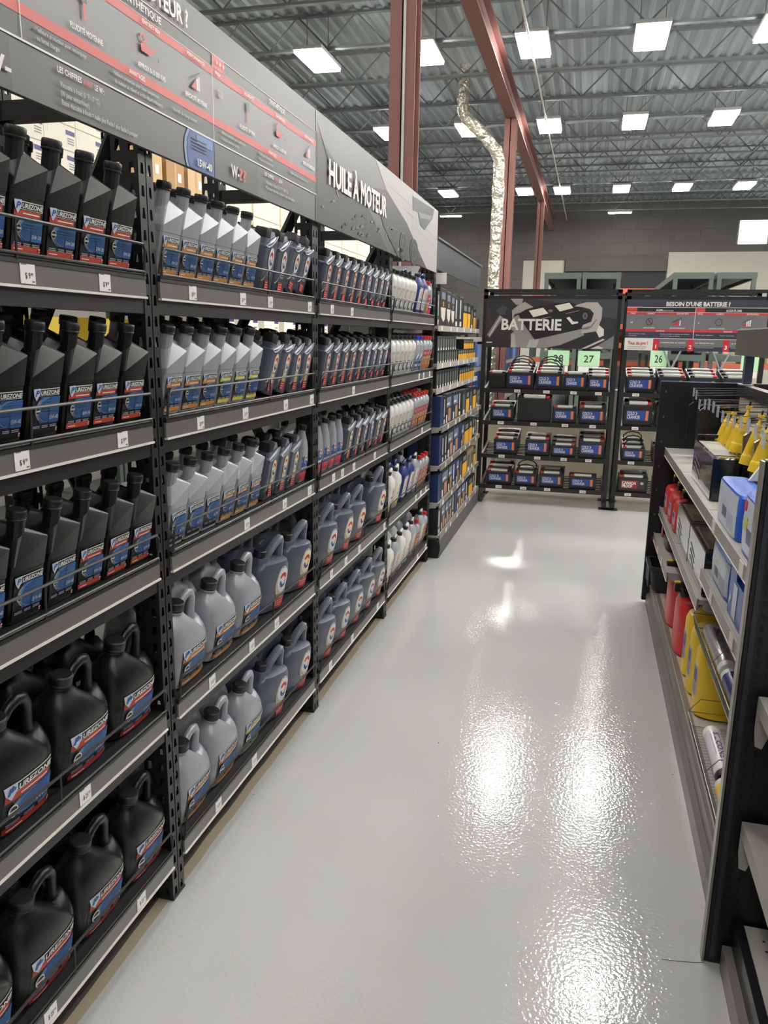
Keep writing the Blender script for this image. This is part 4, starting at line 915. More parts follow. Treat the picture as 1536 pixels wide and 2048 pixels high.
for px,t in ((1258,'PRIX'),(1292,'CLIMAT'),(1352,'ENTRETIEN'),(1394,'PRIX'),(1430,'CLIMAT'),(1490,'ENTRETIEN')): f.text(t,X_(px),Z_(628.3),.012,m_swh,w=.011*len(t))
for px,t in ((1312,'AVANTAGES'),(1448,'AVANTAGES')): f.text(t,X_(px),Z_(660.5),.012,m_swh,w=.075)
f.text('$$',X_(1259),Z_(645),.014,m_swh); f.text('$',X_(1396),Z_(645),.014,m_swh)
for px,t,wd in ((1286,'SANS ENTRETIEN',.10),(1340,'CAPACITÉ MAXIMALE',.13),(1419,'SANS/AVEC ENTRETIEN',.13),(1481,'DÉMARRAGE ROUTINIER',.16)): f.text(t,X_(px),Z_(655),.011,m_swh,w=wd,bold=.02)
for px,py,t,wd in ((1257,666,'Sans maintenance ni danger',.15),(1257,669.5,'de projection',.07),(1322,666,'Excellente durabilité et résistance aux vibrations',.25),(1322,669.5,'et à la décharge profonde',.17),(1394,667,'Meilleur rapport qualité/prix',.15),(1442,667.5,'Facile à entretenir',.12)): f.text(t,X_(px),Z_(py),.010,ink(190,190,196),w=wd)
f.text('Truc du pro !',X_(1257),Z_(685.5),.028,ink(190,60,60),w=.175,bold=.03)
f.text('Trois points importants à observer',X_(1257),Z_(690.5),.009,BLACKI,w=.17); f.text('lors du choix de votre batterie :',X_(1257),Z_(694),.009,BLACKI,w=.16)
for px,t in ((1315,'1'),(1385,'2'),(1456,'3')): f.text(t,X_(px),Z_(692),.034,m_swh,bold=.04,align='c')
for px,wd in ((1323,.22),(1394,.16),(1466,.12)):
    f.text('CONSULTEZ LE GUIDE' if wd>.2 else 'LA TENSION (V)',X_(px),Z_(682),.010,m_swh,w=wd,bold=.03); f.text('Pour connaître la puissance de démarrage',X_(px),Z_(690),.008,ink(190,190,196),w=wd)
part('lettering',f.mb,o,0)
# low partition + white post behind the batteries
o=thing('low_partition','beige half-height partition behind the battery racks','partition'); b=MB(); b.box(-1.9,2.6,8.62,8.72,0,.72,mat('beige_partition',(206,196,172),.7)); part('partition_wall',b,o,0)
o=thing('white_post','pale square post standing between the two battery racks','post',(.27,8.4,0)); b=MB(); b.box(-.045,.045,0,.09,0,1.12,mat('pale_post',(190,184,172),.4)); part('post_shaft',b,o,0)

# ================================================================== RIGHT GONDOLA
HX0,HXB=.48,.86; NY,FY=1.95,4.98
o=thing('gondola_shelving','black and grey gondola with fuel cans on the right of the aisle','shelving'); rg=o
b=MB(); b.box(.42,1.32,FY,FY+.03,.02,1.385,m_gond,.004); part('end_panel',b,o,0,'tall black end panel at the battery end')
b=MB()
for k in range(44): b.box(.428,.434,FY-.001,FY,.06+k*.03,.072+k*.03,mat('slot_dark',(6,6,8),.6)); 
for k in range(44): b.box(.448,.454,FY-.001,FY,.06+k*.03,.072+k*.03,m_gedge if k%5==2 else mat('slot_dark',(6,6,8),.6))
part('slot_strip',b,o,0)
b=MB(); b.box(.408,1.32,NY,NY+.028,0.0,1.355,m_gond,.003); part('end_panel',b,o,0,'tall black end panel nearest the camera')
b=MB(); b.box(.402,.408,NY-.001,NY+.029,0.0,1.352,mat('panel_edge_trim',(150,146,140),.3,.5)); part('edge_trim',b,o,0,'pale metal edge strip of the nearest panel')
b=MB()
for k in range(40): b.box(.442,.450,NY-.0015,NY,.10+k*.03,.116+k*.03,mat('slot_dark',(6,6,8),.6)); b.box(.466,.474,NY-.0015,NY,.10+k*.03,.116+k*.03,mat('slot_dark',(6,6,8),.6))
b.box(.420,.432,NY-.006,NY,.02,1.34,mat('blue_black_strip',(38,44,56),.3)); part('slot_strip',b,o,0)
m_peg=mat('cream_back_panel',(176,170,150),.6)
b=MB(); b.box(HXB,HXB+.015,NY+.03,FY,.16,1.32,m_gond); part('back_panel',b,o,0)
b=MB()
for i in range(3): b.box(HXB-.006,HXB,FY-.91*(i+1)+.04,FY-.91*i-.04,1.235,1.315,m_peg)
part('cream_back_strip',b,o,0)
b=MB(); b.box(HXB-.02,HXB+.03,NY+.03,FY,1.32,1.382,mat('top_rail_brown_black',(44,42,44),.3)); part('top_rail',b,o,0)
for i in range(4):
    y=FY-.91*i-.02 if i<3 else NY+.06
    b=MB(); b.box(HXB-.03,HXB,y-.015,y+.015,.15,1.32,m_gond); part('upright',b,o,0)
def rshelf(y0,y1,z,xf,tags=()):
    b=MB(); b.box(xf+.004,HXB-.002,y0+.004,y1-.004,z-.02,z,m_gdeck)
    for y in (y0+.004,y1-.010): b.prism([(HXB-.01,z-.02),(xf+.02,z-.02),(xf+.02,z-.04),(xf+.06,z-.055),(HXB-.01,z-.12)],'y',y,y+.006,m_gdeck)
    s=part('shelf',b,rg,0)
    b=MB(); b.box(xf-.004,xf+.004,y0+.003,y1-.003,z-.044,z+.002,m_glip); b.box(xf-.006,xf+.002,y0+.003,y1-.003,z-.047,z-.043,m_railw); b.box(xf-.005,xf+.001,y0+.003,y1-.003,z+.0,z+.004,m_gdeck)
    for t in tags: b.box(xf-.007,xf-.004,t,t+.06,z-.044,z,mat('price_tag_paper',(214,200,192),.5))
    part('price_lip',b,s,0); return s
bays=[(FY-.91,FY),(FY-1.82,FY-.91),(FY-2.73,FY-1.82)]
for i,(y0,y1) in enumerate(bays): rshelf(y0,y1,.990,HX0,[(),(),(2.93,2.38)][i])
rshelf(NY+.03,bays[2][0],.990,HX0)
rshelf(bays[0][0],bays[0][1],.625,HX0); rshelf(bays[1][0],bays[1][1],.625,HX0); rshelf(bays[2][0],bays[2][1],.755,HX0,(2.83,2.40)); rshelf(NY+.03,bays[2][0],.755,HX0)
rshelf(bays[0][0]+.02,bays[0][1],.46,.462,(4.60,4.35))
m_perf=mat('perforated_base_tan',(172,158,142),.5); m_kick=mat('kick_grey',(112,106,102),.35)
for i,(y0,y1) in enumerate(bays+[(NY+.03,bays[2][0])]):
    b=MB(); b.box(.475,HXB,y0+.002,y1-.002,.13,.15,m_perf if i<2 else m_gdeck)
    s=part('base_deck',b,rg,0)
    if i<2:
        f=Flat((0,0,.150),(0,1,0),(-1,0,0),eps=.0006)
        for k in range(int((y1-y0)/.022)): f.rect(y0+.02+k*.022,y0+.030+k*.022,-.530,-.526,ink(110,98,88),1); f.rect(y0+.02+k*.022,y0+.030+k*.022,-.560,-.556,ink(110,98,88),1)
        part('perforations',f.mb,s,0)
    b=MB(); b.prism([(.47,0),(.445,.0),(.448,.06),(.466,.075),(.466,.135),(.478,.152),(.50,.15),(.50,0)],'y',y0+.001,y1-.001,m_kick); part('kick_plate',b,rg,0)
# near empty bay toward the camera
o=thing('gondola_shelving','empty grey-shelved gondola bay at the right edge nearest the camera','shelving')
b=MB(); b.box(HXB,HXB+.015,.2,NY-.002,0,1.355,m_gond); part('back_panel',b,o,0)
for z in (.785,.445):
    b=MB(); b.box(.462,HXB,.3,NY-.03,z-.022,z,m_gdeck); 
    b.box(.452,.462,.3,NY-.03,z-.04,z+.002,mat('pale_shelf_lip',(170,166,156),.4)); s=part('shelf',b,o,0)
    b=MB(); b.prism([(.842,z-.022),(.50,z-.022),(.50,z-.05),(.485,z-.10),(.473,z-.135),(.457,z-.13),(.452,z-.085),(.452,z),(.842,z)],'y',NY-.03,NY-.024,m_gdeck); part('shelf_bracket',b,s,0)
b=MB(); b.box(.49,HXB,.3,NY-.012,.12,.14,m_gdeck); s=part('base_deck',b,o,0)
f=Flat((0,0,.14),(1,0,0),(0,1,0))
for k in range(3):
    for j in range(3): f.ell(.53+.03*k,NY-.06-.035*j,.004,.004,m_sblk,1,n=8)
part('screw_holes',f.mb,s,0)
b=MB(); b.box(.468,.49,.3,NY-.012,.0,.145,m_gond); b.box(.446,.468,.3,NY-.012,0,.07,m_kick); part('kick_plate',b,o,0)
# header on posts above the gondola
o=thing('header_box','dark brown-grey header board on posts over the right gondola','sign board')
b=MB(); b.box(.83,.90,2.2,5.12,1.545,1.685,mat('header_brown_grey',(70,66,62),.4)); b.box(.829,.902,2.2,5.125,1.685,1.692,m_gdeck); part('header_board',b,o,0)
for y in (4.86,3.95,3.05,2.3):
    b=MB(); b.box(.845,.885,y-.03,y+.03,1.388,1.545,mat('blue_black_post',(46,54,72),.35)); b.box(.83,.895,y-.06,y+.06,1.383,1.389,m_gdeck); part('header_post',b,o,0)
FUN=(3.975,3.83,3.68,3.50,3.25,3.07)
o=thing('floor_scuff','thin dark curved scuff on the floor at the foot of the nearest panel','scuff mark')
b=MB(); p=[(.300,1.925),(.345,1.930),(.385,1.937),(.408,1.944)]
b.add([(x,y,.0008) for x,y in p]+[(x,y+.0022,.0008) for x,y in reversed(p)],[(0,1,6,7),(1,2,5,6),(2,3,4,5)],mat('scuff_dark',(70,66,60),.6)); part('scuff_line',b,o,0)
# --- goods
m_redc=mat('red_fuel_can',(196,42,44),.38,spec=.5); m_yelc=mat('yellow_fuel_can',(232,192,40),.38,spec=.5)
def fuelcan(m,L,T,H,lab,yspout=True,cxf=-.30,cs=.20):
    """broad in x, thin in y; front (narrow side) faces -x"""
    b=MB()
    spec=[(0,.90,.86,0),(.03,1,1,0),(.62,1,1,0),(.84,.99,.97,0),(.94,.90,.84,-.01),(1.0,.66,.60,-.02)]
    b.loft([ring_se(c*L,0,L/2*a,T/2*q,z*H,24,3.6) for z,a,q,c in spec],m); bv=bvh_of(b)
    b2=MB(); b2.tube([(L*.42,0,H*.86),(L*.30,0,H*1.10),(L*.06,0,H*1.12),(-L*.10,0,H*.98)],T*.13,m,8)
    TT=T; T=.17; c=MB(); cx,cz=L*cxf,H*.97
    for k in range(8):
        a=2*PI*k/8
    c.loft([[(cx+T*.2*math.cos(2*PI*j/10)-T*.06*i,T*.2*math.sin(2*PI*j/10),cz-.01+T*.16*i) for j in range(10)] for i in range(3)],m_cap)
    c.box(cx-T*.38,cx-T*.02,-T*.15,T*.15,cz+T*.12,cz+T*.34,m_cap,.005)
    out=[('can_body',b.mesh('fc'),[]),('can_handle',b2.mesh('fh'),[]),('spout_cap',c.mesh('fcap',30),[])]
    if yspout:
        y=MB(); y.box(cx-T*.38,cx-T*.20,-T*.06,T*.06,cz+T*.34,cz+T*.40,m_yelc,.004); out.append(('yellow_lever',y.mesh('fy',0),[]))
    T=TT
    if lab:
        f=Flat((-L,0,0),(0,-1,0),(0,0,1),bv,eps=.0007); f.rect(-T*.26,T*.26,H*.25,H*.66,ink(160,150,170) if lab=='v' else ink(214,190,196),1)
        f.rect(-T*.2,T*.2,H*.45,H*.62,ink(90,70,130),2); 
        for k in range(4): f.rect(-T*.2,T*.2,H*(.28+.04*k),H*(.295+.04*k),ink(110,90,130),2)
        out.append(('label',f.mb.mesh('flab',0),[]))
    return out
tr=fuelcan(m_redc,.33,.31,.28,None,True,-.36,.13); ty=fuelcan(m_yelc,.32,.175,.305,'v',False,.10); ts=fuelcan(m_redc,.25,.225,.165,'p',True,-.1,.15)
tr2=fuelcan(m_redc,.26,.20,.24,None,True,-.3)
for y,z,t,n in ((4.83,.625,ts,'red fuel can with yellow lever on the middle shelf, farthest of three'),(4.59,.625,ts,'red fuel can with yellow lever on the middle shelf, centre of three'),(4.35,.625,ts,'red fuel can with yellow lever on the middle shelf, nearest of three'),
    (4.55,.15,tr2,'smaller red fuel can on the base, beside the black tub'),(4.25,.15,tr,'red fuel can on the base, middle of three, upright'),(3.86,.15,tr,'red fuel can on the base, next to the yellow cans')):
    spawn('fuel_can',t,n,'fuel can',((.615 if z>.3 else .655) ,y,z+.001),group='red fuel cans')
for y,n in ((3.56,'yellow fuel can beside the red cans'),(3.37,'yellow fuel can in the middle of the three'),(3.17,'yellow fuel can nearest the wire divider')):
    spawn('fuel_can',ty,n,'fuel can',(.66,y,.151),group='yellow fuel cans')
# black tub
o=thing('storage_tub','ribbed black plastic tub on the base at the far end','tub',(.645,4.84,.151)); b=MB()
b.loft([rrect(0,0,.185,.11,.03,0),rrect(0,0,.20,.118,.03,.02),rrect(0,0,.212,.13,.03,.135),rrect(0,0,.222,.14,.03,.14),rrect(0,0,.222,.14,.03,.16),rrect(0,0,.20,.12,.03,.16),rrect(0,0,.165,.105,.02,.03)],mat('tub_black',(30,32,32),.4)); part('tub_body',b,o)
b=MB()
for k in range(8): b.box(-.215,-.204,-.10+.027*k,-.088+.027*k,.03,.138,mat('tub_black',(30,32,32),.4))
part('rib',b,o,0)
# goods on the short shelf
o=thing('jug_black','black handled container on the short low shelf','container',(.60,4.62,.461)); o.name='black_container'; b=MB(); b.loft([ring_se(0,0,.10,.12,0),ring_se(0,0,.11,.13,.01),ring_se(0,0,.11,.13,.06),ring_se(.0,.0,.07,.09,.095),ring_se(0,0,.03,.03,.10)],m_batt); part('container_body',b,o); b=MB(); b.tube([(-.04,-.08,.08),(-.04,-.03,.125),(-.04,.04,.125),(-.04,.08,.08)],.009,m_batt,8); part('handle',b,o)
o=thing('red_tag_pack','small red and white hanging pack on the short low shelf','pack',(.50,4.88,.461)); o.name='small_pack'; b=MB(); b.prism([(-.012,0),(.03,0),(.02,.10),(0,.12)],'x',-.004,.004,m_redc); b.box(-.0045,.0045,-.005,.028,.015,.06,m_swh); part('pack_card',b,o,0)
# shrink wrapped black boxes
def wrapbox(L,D,H):
    b=MB(); b.box(0,D,-L,0,0,H,m_wrap,.006)
    f=Flat((-.0008,0,0),(0,-1,0),(0,0,1),eps=.0006)
    for k in range(3): f.poly([(L*.12,H*(.62-.15*k)),(L*.15,H*(.66-.15*k)),(L*.45,H*(.50-.15*k)),(L*.45,H*(.46-.15*k))],ink(120,130,128),1)
    t=Flat((0,0,H+.0008),(1,0,0),(0,1,0),eps=.0006); t.rect(D*.1,D*.9,-L*.9,-L*.1,ink(96,86,80),1); t.rect(D*.2,D*.8,-L*.6,-L*.3,ink(130,120,90),2)
    return [('wrapped_carton',b.mesh('wb',0),[]),('side_print',f.mb.mesh('wp',0),[]),('top_print',t.mb.mesh('wt',0),[])]
for x,y,z,L,D,H,n in ((.505,3.93,.991,.60,.105,.178,'shrink-wrapped black box on the top shelf, nearest the aisle'),(.615,3.93,.991,.60,.105,.178,'shrink-wrapped black box on the top shelf, second from the aisle'),(.725,3.93,.991,.60,.105,.178,'shrink-wrapped black box on the top shelf, against the back'),
    (.495,4.21,.626,.50,.16,.185,'shrink-wrapped black box on the middle shelf beside the red cans'),(.495,3.70,.626,.50,.16,.185,'shrink-wrapped black box on the middle shelf, nearer the camera')):
    spawn('wrapped_box',wrapbox(L,D,H),n,'box',(x,y,z),group='shrink-wrapped black boxes')
# blue white padded packs
m_pw=mat('pack_white_plastic',(186,192,206),.3,bump=.2,bscale=20); m_pb=mat('pack_blue_plastic',(46,92,190),.3,bump=.2,bscale=20)
def softpack(L,D,H,red=False):
    b=MB(); b.loft([ring_se(D/2,-L/2,D/2*a,L/2*q,z*H,28,6) for z,a,q in ((0,.94,.97),(.03,1,1),(.5,1.03,1),(.95,1,1),(1,.94,.96))],m_pb); bv=bvh_of(b)
    f=Flat((-.1,0,0),(0,-1,0),(0,0,1),bv,eps=.0008); f.rect(L*.08,L*.93,H*.02,H*.96,m_pw,1)
    f.rect(L*.35,L*.55,H*.25,H*.5,ink(84,84,120),2); f.poly([(L*.3,H*.55),(L*.5,H*.62),(L*.62,H*.58),(L*.45,H*.68)],ink(196,190,150),2)
    for k in range(7): f.rect(L*.6,L*.85,H*(.15+.05*k),H*(.165+.05*k),ink(130,135,160),2)
    if red: f.rect(L*.12,L*.25,H*.72,H*.88,RED,3); f.poly([(L*.2,H*.4),(L*.35,H*.45),(L*.35,H*.66),(L*.2,H*.6)],ink(180,180,110),3)
    return [('pack_body',b.mesh('sp'),[]),('printed_front',f.mb.mesh('spf',0),[])]
for x,y,z,L,D,H,r,n in ((.49,3.06,.991,.42,.10,.15,False,'blue and white soft pack on the top shelf beside the black boxes'),(.49,2.60,.991,.40,.28,.185,True,'blue and white pack with red square, nearest on the top shelf'),
  (.50,3.12,.756,.40,.22,.14,False,'blue and white soft pack on the raised middle shelf')):
    spawn('absorbent_pack',softpack(L,D,H,r),n,'pack',(x,y,z),group='blue and white packs')
o=thing('hang_tab_box','flat blue box with hang tab on the raised middle shelf','box',(.495,2.66,.756)); b=MB(); b.box(0,.03,-.22,0,0,.13,mat('deep_blue_card',(28,72,160),.3)); b.box(.0,.03,-.10,0,.13,.155,mat('deep_blue_card',(28,72,160),.3)); part('blue_carton',b,o,0)
f=Flat((-.0008,0,0),(0,-1,0),(0,0,1)); f.rect(.075,.14,.01,.12,m_pw,1); f.poly([(.02,.03),(.05,.06),(.03,.07)],m_swh,1); part('front_print',f.mb,o,0)
for i,(x,y,n) in enumerate(((.52,2.95,'white spray nozzle bottle behind the blue packs, farther'),(.60,2.72,'white spray nozzle bottle behind the blue packs, nearer'))):
    o=thing('spray_bottle',n,'bottle',(x+.10,y,.991)); b=MB(); b.lathe([(.022,0),(.024,.01),(.024,.12),(.010,.155)],m_wpl,n=12); part('bottle_body',b,o); b=MB(); b.prism([(-.05,.155),(.02,.155),(.012,.20),(-.02,.205)],'y',-.01,.01,m_wpl); part('trigger_head',b,o,0)
# small card package + black mount
o=thing('blister_pack','chrome part on a small black card on the top shelf','blister pack',(.535,4.12,.991),(0,0,.2)); b=MB(); b.box(0,.09,0,.004,0,.075,m_cap); part('backing_card',b,o,0); b=MB(); b.tube([(.01,-.015,.03),(.08,-.015,.035)],.012,m_chrome,8); b.tube([(.05,-.015,.012),(.085,-.015,.012)],.006,m_chrome,6); part('chrome_part',b,o)
o=thing('black_mount','black ribbed plastic mount standing behind the black boxes','mount',(.60,4.25,.991)); b=MB(); b.box(0,.09,0,.03,.0,.17,m_cap,.008); part('mount_body',b,o,0); b=MB()
for k in range(4): b.box(.01,.08,-.006,0,.04+.03*k,.05+.03*k,m_gedge)
part('slot',b,o,0)
o=thing('shelf_divider','thin black divider bar across the top shelf','divider',(0,3.96,0)); b=MB(); b.box(.52,.84,0,.012,1.175,1.19,m_gond); b.box(.52,.53,0,.012,.991,1.175,m_gond); b.box(.83,.84,0,.012,.991,1.175,m_gond); part('divider_frame',b,o,0)
# hooks with hanging goods
random.seed(5)
m_acr=mat('clear_label_holder',(205,208,222),.1,alpha=.55)
hooks=[(4.78,1.345),(4.66,1.340),(4.50,1.300)]+[(4.30-.145*i,1.315+.012*math.sin(i)) for i in range(13)]
hn=ORD+['eleventh','twelfth','thirteenth','fourteenth','fifteenth','sixteenth']
for i,(y,z) in enumerate(hooks):
    o=thing('display_hook','wire peg hook with clear label holder, %s from the far end'%hn[i],'hook',(HXB-.002,y,z),group='peg hooks on the right gondola')
    b=MB(); b.tube([(0,0,0),(-.26,0,-.012),(-.275,0,-.004)],.0022,m_chrome,6); b.tube([(0,0,.022),(-.27,0,.016),(-.272,0,-.01)],.0018,m_chrome,6); part('hook_wire',b,o)
    b=MB(); b.box(-.277,-.274,-.026,.026,-.034,.018,m_acr); part('label_holder',b,o,0)
def funnel(cols):
    b=MB(); pr=[(.005,0),(.008,-.02),(.013,-.035)]
    for k in range(15): pr+= [(.014+.0012*k,-.035-.0085*k),(.0170+.0012*k,-.039-.0085*k)]
    pr+=[(.036,-.168),(.038,-.20)]; b.lathe(pr,cols,(0,0,0),14); return b
tf_=[('funnel_body',funnel(m_yelc).mesh('fn',60),[])]
h=MB(); h.box(-.012,.012,-.012,.012,0,.012,m_yelc); h.tube([(0,0,.008),(0,0,.03)],.004,m_cap,6); tf_.append(('hang_clip',h.mesh('fclip',0),[]))
for i,y in enumerate(FUN):
    spawn('funnel',tf_,'yellow ribbed flexible funnel hanging from a hook, %s from the far end'%ORD[i],'funnel',(.645,y,[1.335,1.345,1.34,1.40,1.385,1.385][i]-.045),(0,math.radians(9),0),group='yellow funnels',scale=(.86,.86,.92))
def bag(m):
    b=MB(); b.loft([[(x*s,y,z) for x,y in ((-.045,-.012),(.045,-.012),(.045,.012),(-.045,.012))] for s,z in ((.5,0),(1,-.02),(1.05,-.12),(.95,-.21))],m); return b
mb_=mat('black_bag_plastic',(22,24,26),.35,coat=.15,bump=.3,bscale=30)
for i,(x,y) in enumerate(((.60,4.70),(.63,4.55),(.61,4.34),(.66,3.38),(.66,3.16))):
    spawn('hanging_pack',[('pack_bag',bag(mb_ if i<3 else mat('tinted_blister',(96,84,72),.2)).mesh('hb'),[]),('header_card',(lambda q:(q.box(-.03,.03,-.001,.001,0,.03,m_cap if i<3 else m_swh),q)[1])(MB()).mesh('hc',0),[])],'%s hanging pack on a hook, %s from the far end'%('glossy black' if i<3 else 'brown-tinted',ORD[i]),'pack',(x,y,1.29 if i<3 else 1.275),group='packs hanging on the right gondola')
m_bwire=mat('basket_wire',(120,120,120),.3,.7)
# wire baskets with canisters
def basket(name,lab,x0,x1,y0,y1,z):
    o=thing(name,lab,'wire basket'); b=MB()
    for zz,e in ((z,0),(z+.06,.012)):
        b.tube([(x0-e,y0,zz),(x0-e,y1,zz),(x1,y1,zz),(x1,y0,zz),(x0-e,y0,zz)],.0018,m_bwire,5)
    part('basket_rim',b,o)
    b=MB(); n=int((y1-y0)/.022)
    for k in range(n): y=y0+(k+.5)*(y1-y0)/n; b.tube([(x0-.012,y,z+.06),(x0,y,z),(x1,y,z)],.0010,m_bwire,4)
    part('basket_wires',b,o)
    b=MB()
    for y in (y0,(y0+y1)/2,y1): b.tube([(x0-.012,y,z+.06),(x0+.03,y,z+.115),(x1,y,z+.115)],.0018,m_bwire,5)
    part('divider_wire',b,o)
    return o
basket('wire_basket','upper wire basket of white canisters below the raised shelf',.50,.84,2.25,3.30,.462)
basket('wire_basket','lower wire basket of canisters on the base nearest the camera',.478,.84,2.10,3.02,.155)
def canister(L,r,c1,c2,txt,ring=None):
    b=MB(); b.lathe([(r*.9,0),(r,.004),(r,L-.004),(r*.9,L)],c1,(0,0,0),24,'y')
    f=Flat((0,L*.1,0),(1,0,0),(0,0,1)); 
    s=MB(); s.lathe([(r*1.004,L*.12),(r*1.004,L*.88)],c2,(0,0,0),24,'y'); bv=BVHTree.FromPolygons([Vector(v) for v in s.v],s.f)
    g=Flat((0,0,.1),(0,-1,0),(1,0,0),bv,eps=.0008)
    g2=MB(); 
    g.k=1; g.text(txt,-L*.82,-r*.2,r*.55,ink(40,50,110) if c2 is not m_yelc else m_sblk,w=L*.6,bold=.03)
    g.rect(-L*.8,-L*.3,-r*.55,-r*.45,ink(140,140,160),1)
    cp_=MB(); cp_.lathe([(r*.98,L*-.10),(r*1.02,-.002)],ring or m_wpl,(0,0,0),24,'y')
    return [('canister_body',b.mesh('cn'),[]),('label',s.mesh('cl'),[('label_text',g.mb.mesh('ct',0))]),('canister_lid',cp_.mesh('cc'),[])]
m_cs=mat('silver_canister',(168,164,166),.25,.4); m_cpk=mat('pink_grey_label',(190,176,182),.3); m_cwh=mat('white_gloss_label',(206,204,208),.25); m_cnv=mat('navy_gloss_label',(44,50,110),.25)
for x,y,z,L,a,c2,txt,ring,n in (
  (.540,2.60,.190,.31,m_wpl,m_cwh,'SILICONE',m_cap,'white canister with dark lid lying in the lower basket'),
  (.530,2.30,.190,.24,m_wpl,m_yelc,'SOLUTION','','yellow canister with black lettering lying in the lower basket, aisle side'),
  (.620,2.58,.190,.31,m_wpl,m_cpk,'SILICONE','','white and pink canister lying in the lower basket, back side'),
  (.612,2.28,.190,.26,m_wpl,m_yelc,'SOLUTION','','yellow canister lying in the lower basket, back side'),
  (.545,2.80,.497,.38,m_cs,m_cs,'NET','','silver canister lying in the upper basket'),
  (.618,2.86,.497,.40,m_wpl,m_cpk,'LINGES',m_cap,'pink-white canister lying in the upper basket'),
  (.618,2.56,.497,.24,m_wpl,m_cwh,'FLEX',m_cnv,'white canister with red and blue mark in the upper basket'),
  (.545,2.46,.497,.27,m_wpl,m_cnv,'LINGETTES','','navy canister lying in the upper basket, aisle side')):
    spawn('canister',canister(L,.033,a,c2,txt,ring or None),n,'canister',(x,y,z),group='canisters in the wire baskets')

# ================================================================== BACKGROUND
m_grn=mat('grey_green_rack',(84,92,88),.5); m_org=mat('orange_beam',(186,92,68),.5); m_ycl=mat('yellow_bin',(214,186,60),.5)
def rackunit(label,x0,x1,y0,y1,top,levels,m=m_grn,mb=None,name='storage_rack',pw=.05,brace=False,ymid=()):
    o=thing(name,label,'storage rack'); ys=[y0]+list(ymid)+[y1]
    for x in (x0,x1-pw):
        for y in ys: b=MB(); b.box(x,x+pw,y,y+pw,0,top,m); part('post',b,o,0)
    for z in levels:
        b=MB(); b.box(x0+.001,x1-.001,y0,y1+pw,z-.03,z,mb or m); 
        for y in (y0-.004,y1+pw-.02): b.box(x0,x1,y,y+.024,z-.07,z+.004,mb or m)
        for x in (x0-.004,x1-.02): b.box(x,x+.024,y0,y1+pw,z-.07,z+.004,mb or m)
        part('shelf_level',b,o,0)
    return o
# storage rack seen through the oil shelves
rackunit('grey-green rack of white cases behind the nearest oil bay',-4.75,-4.0,4.2,6.12,3.6,[.15,1.5,2.6])
rackunit('grey-green rack of brown cartons behind the second oil bay',-4.75,-4.0,6.2,8.1,3.6,[.15,1.5,2.6,2.96])
rackunit('long grey-green rack of large cream cartons behind the third oil bay',-4.75,-4.0,8.2,19.2,3.6,[.15,1.5,2.6],ymid=(11.65,15.4))
def carton(w,d,h,m,lab=None):
    b=MB(); b.box(-d,0,0,w,0,h,m); f=Flat((.0008,0,0),(0,1,0),(0,0,1),eps=.001)
    f.rect(w*.02,w*.98,h*.985,h,ink(150,140,120),1)
    if lab=='case':
        f.rect(w*.68,w*.97,h*.62,h*.80,ink(70,60,130),1)
        for k in range(3): f.rect(w*.72,w*.93,h*(.26+.1*k),h*(.30+.1*k),ink(140,138,134),1)
        f.poly([(w*.1,h*.4),(w*.2,h*.5),(w*.18,h*.9),(w*.12,h*.7)],ink(244,240,230),1)
    elif lab=='tape': f.rect(w*.45,w*.55,0,h,ink(190,150,104),1); f.rect(w*.62,w*.82,h*.3,h*.6,m_swh,2)
    return [('carton_body',b.mesh('cb',0),[]),('carton_print',f.mb.mesh('cp',0),[])]
tc1=carton(.375,.5,.180,m_case,'case'); nn=0
cl=['bottom','second','third','top']
for i in range(5):
    for k in range(4): spawn('white_case',tc1,'white oil case with purple label, column %d from the frame, %s layer'%(5-i,cl[k]) if 0 else 'white case with purple label behind the rack, %s layer, %s from the left'%(cl[k],ORD[i]),'carton',(-4.0,4.26+.381*i,2.605+.183*k),group='white cases stacked behind the oil rack')
tc2=carton(.34,.5,.26,m_card,'tape'); tc3=carton(.34,.5,.27,mat('pale_carton',(206,176,132),.8),'tape')
for i in range(5): spawn('brown_carton',tc2 if i%2 else tc3,'brown taped carton on the green rack, lower level, %s from the left'%ORD[i],'carton',(-4.0,6.26+.36*i,2.605),group='brown cartons on the green rack')
for i in range(4): spawn('brown_carton',tc3 if i%2 else tc2,'brown taped carton on the green rack, upper level, %s from the left'%ORD[i],'carton',(-4.0,6.32+.42*i,2.966),group='brown cartons on the green rack')
tc4=carton(.82,.6,.38,mat('cream_carton',(244,234,208),.8),None); tc5=carton(1.1,.6,.5,mat('bright_white_carton',(236,236,236),.7),None)
for i in range(8):
    for k in range(2): spawn('large_carton',tc4,'large cream carton on the green rack, %s layer, %s from the left'%(['lower','upper'][k],ORD[i]),'carton',(-4.0,8.30+.88*i,2.605+.385*k),group='large cream cartons')
for i in range(3): spawn('large_carton',tc5,'bright white carton near the far end of the green rack, %s from the left'%ORD[i],'carton',(-4.0,15.6+1.15*i,2.605),group='bright white cartons')
tby=carton(.3,.45,.22,m_ycl,None); tcr=carton(.5,.5,.4,m_case,'case')
for i in range(6): spawn('yellow_bin',tby,'yellow bin on the middle level of the green rack, %s from the left'%ORD[i],'bin',(-4.0,4.6+.62*i,1.505),group='yellow bins')
for i in range(6): spawn('white_case',tcr,'white carton standing between yellow bins, %s from the left'%ORD[i],'carton',(-4.15,8.4+.7*i,1.505),group='white cartons on the middle level')
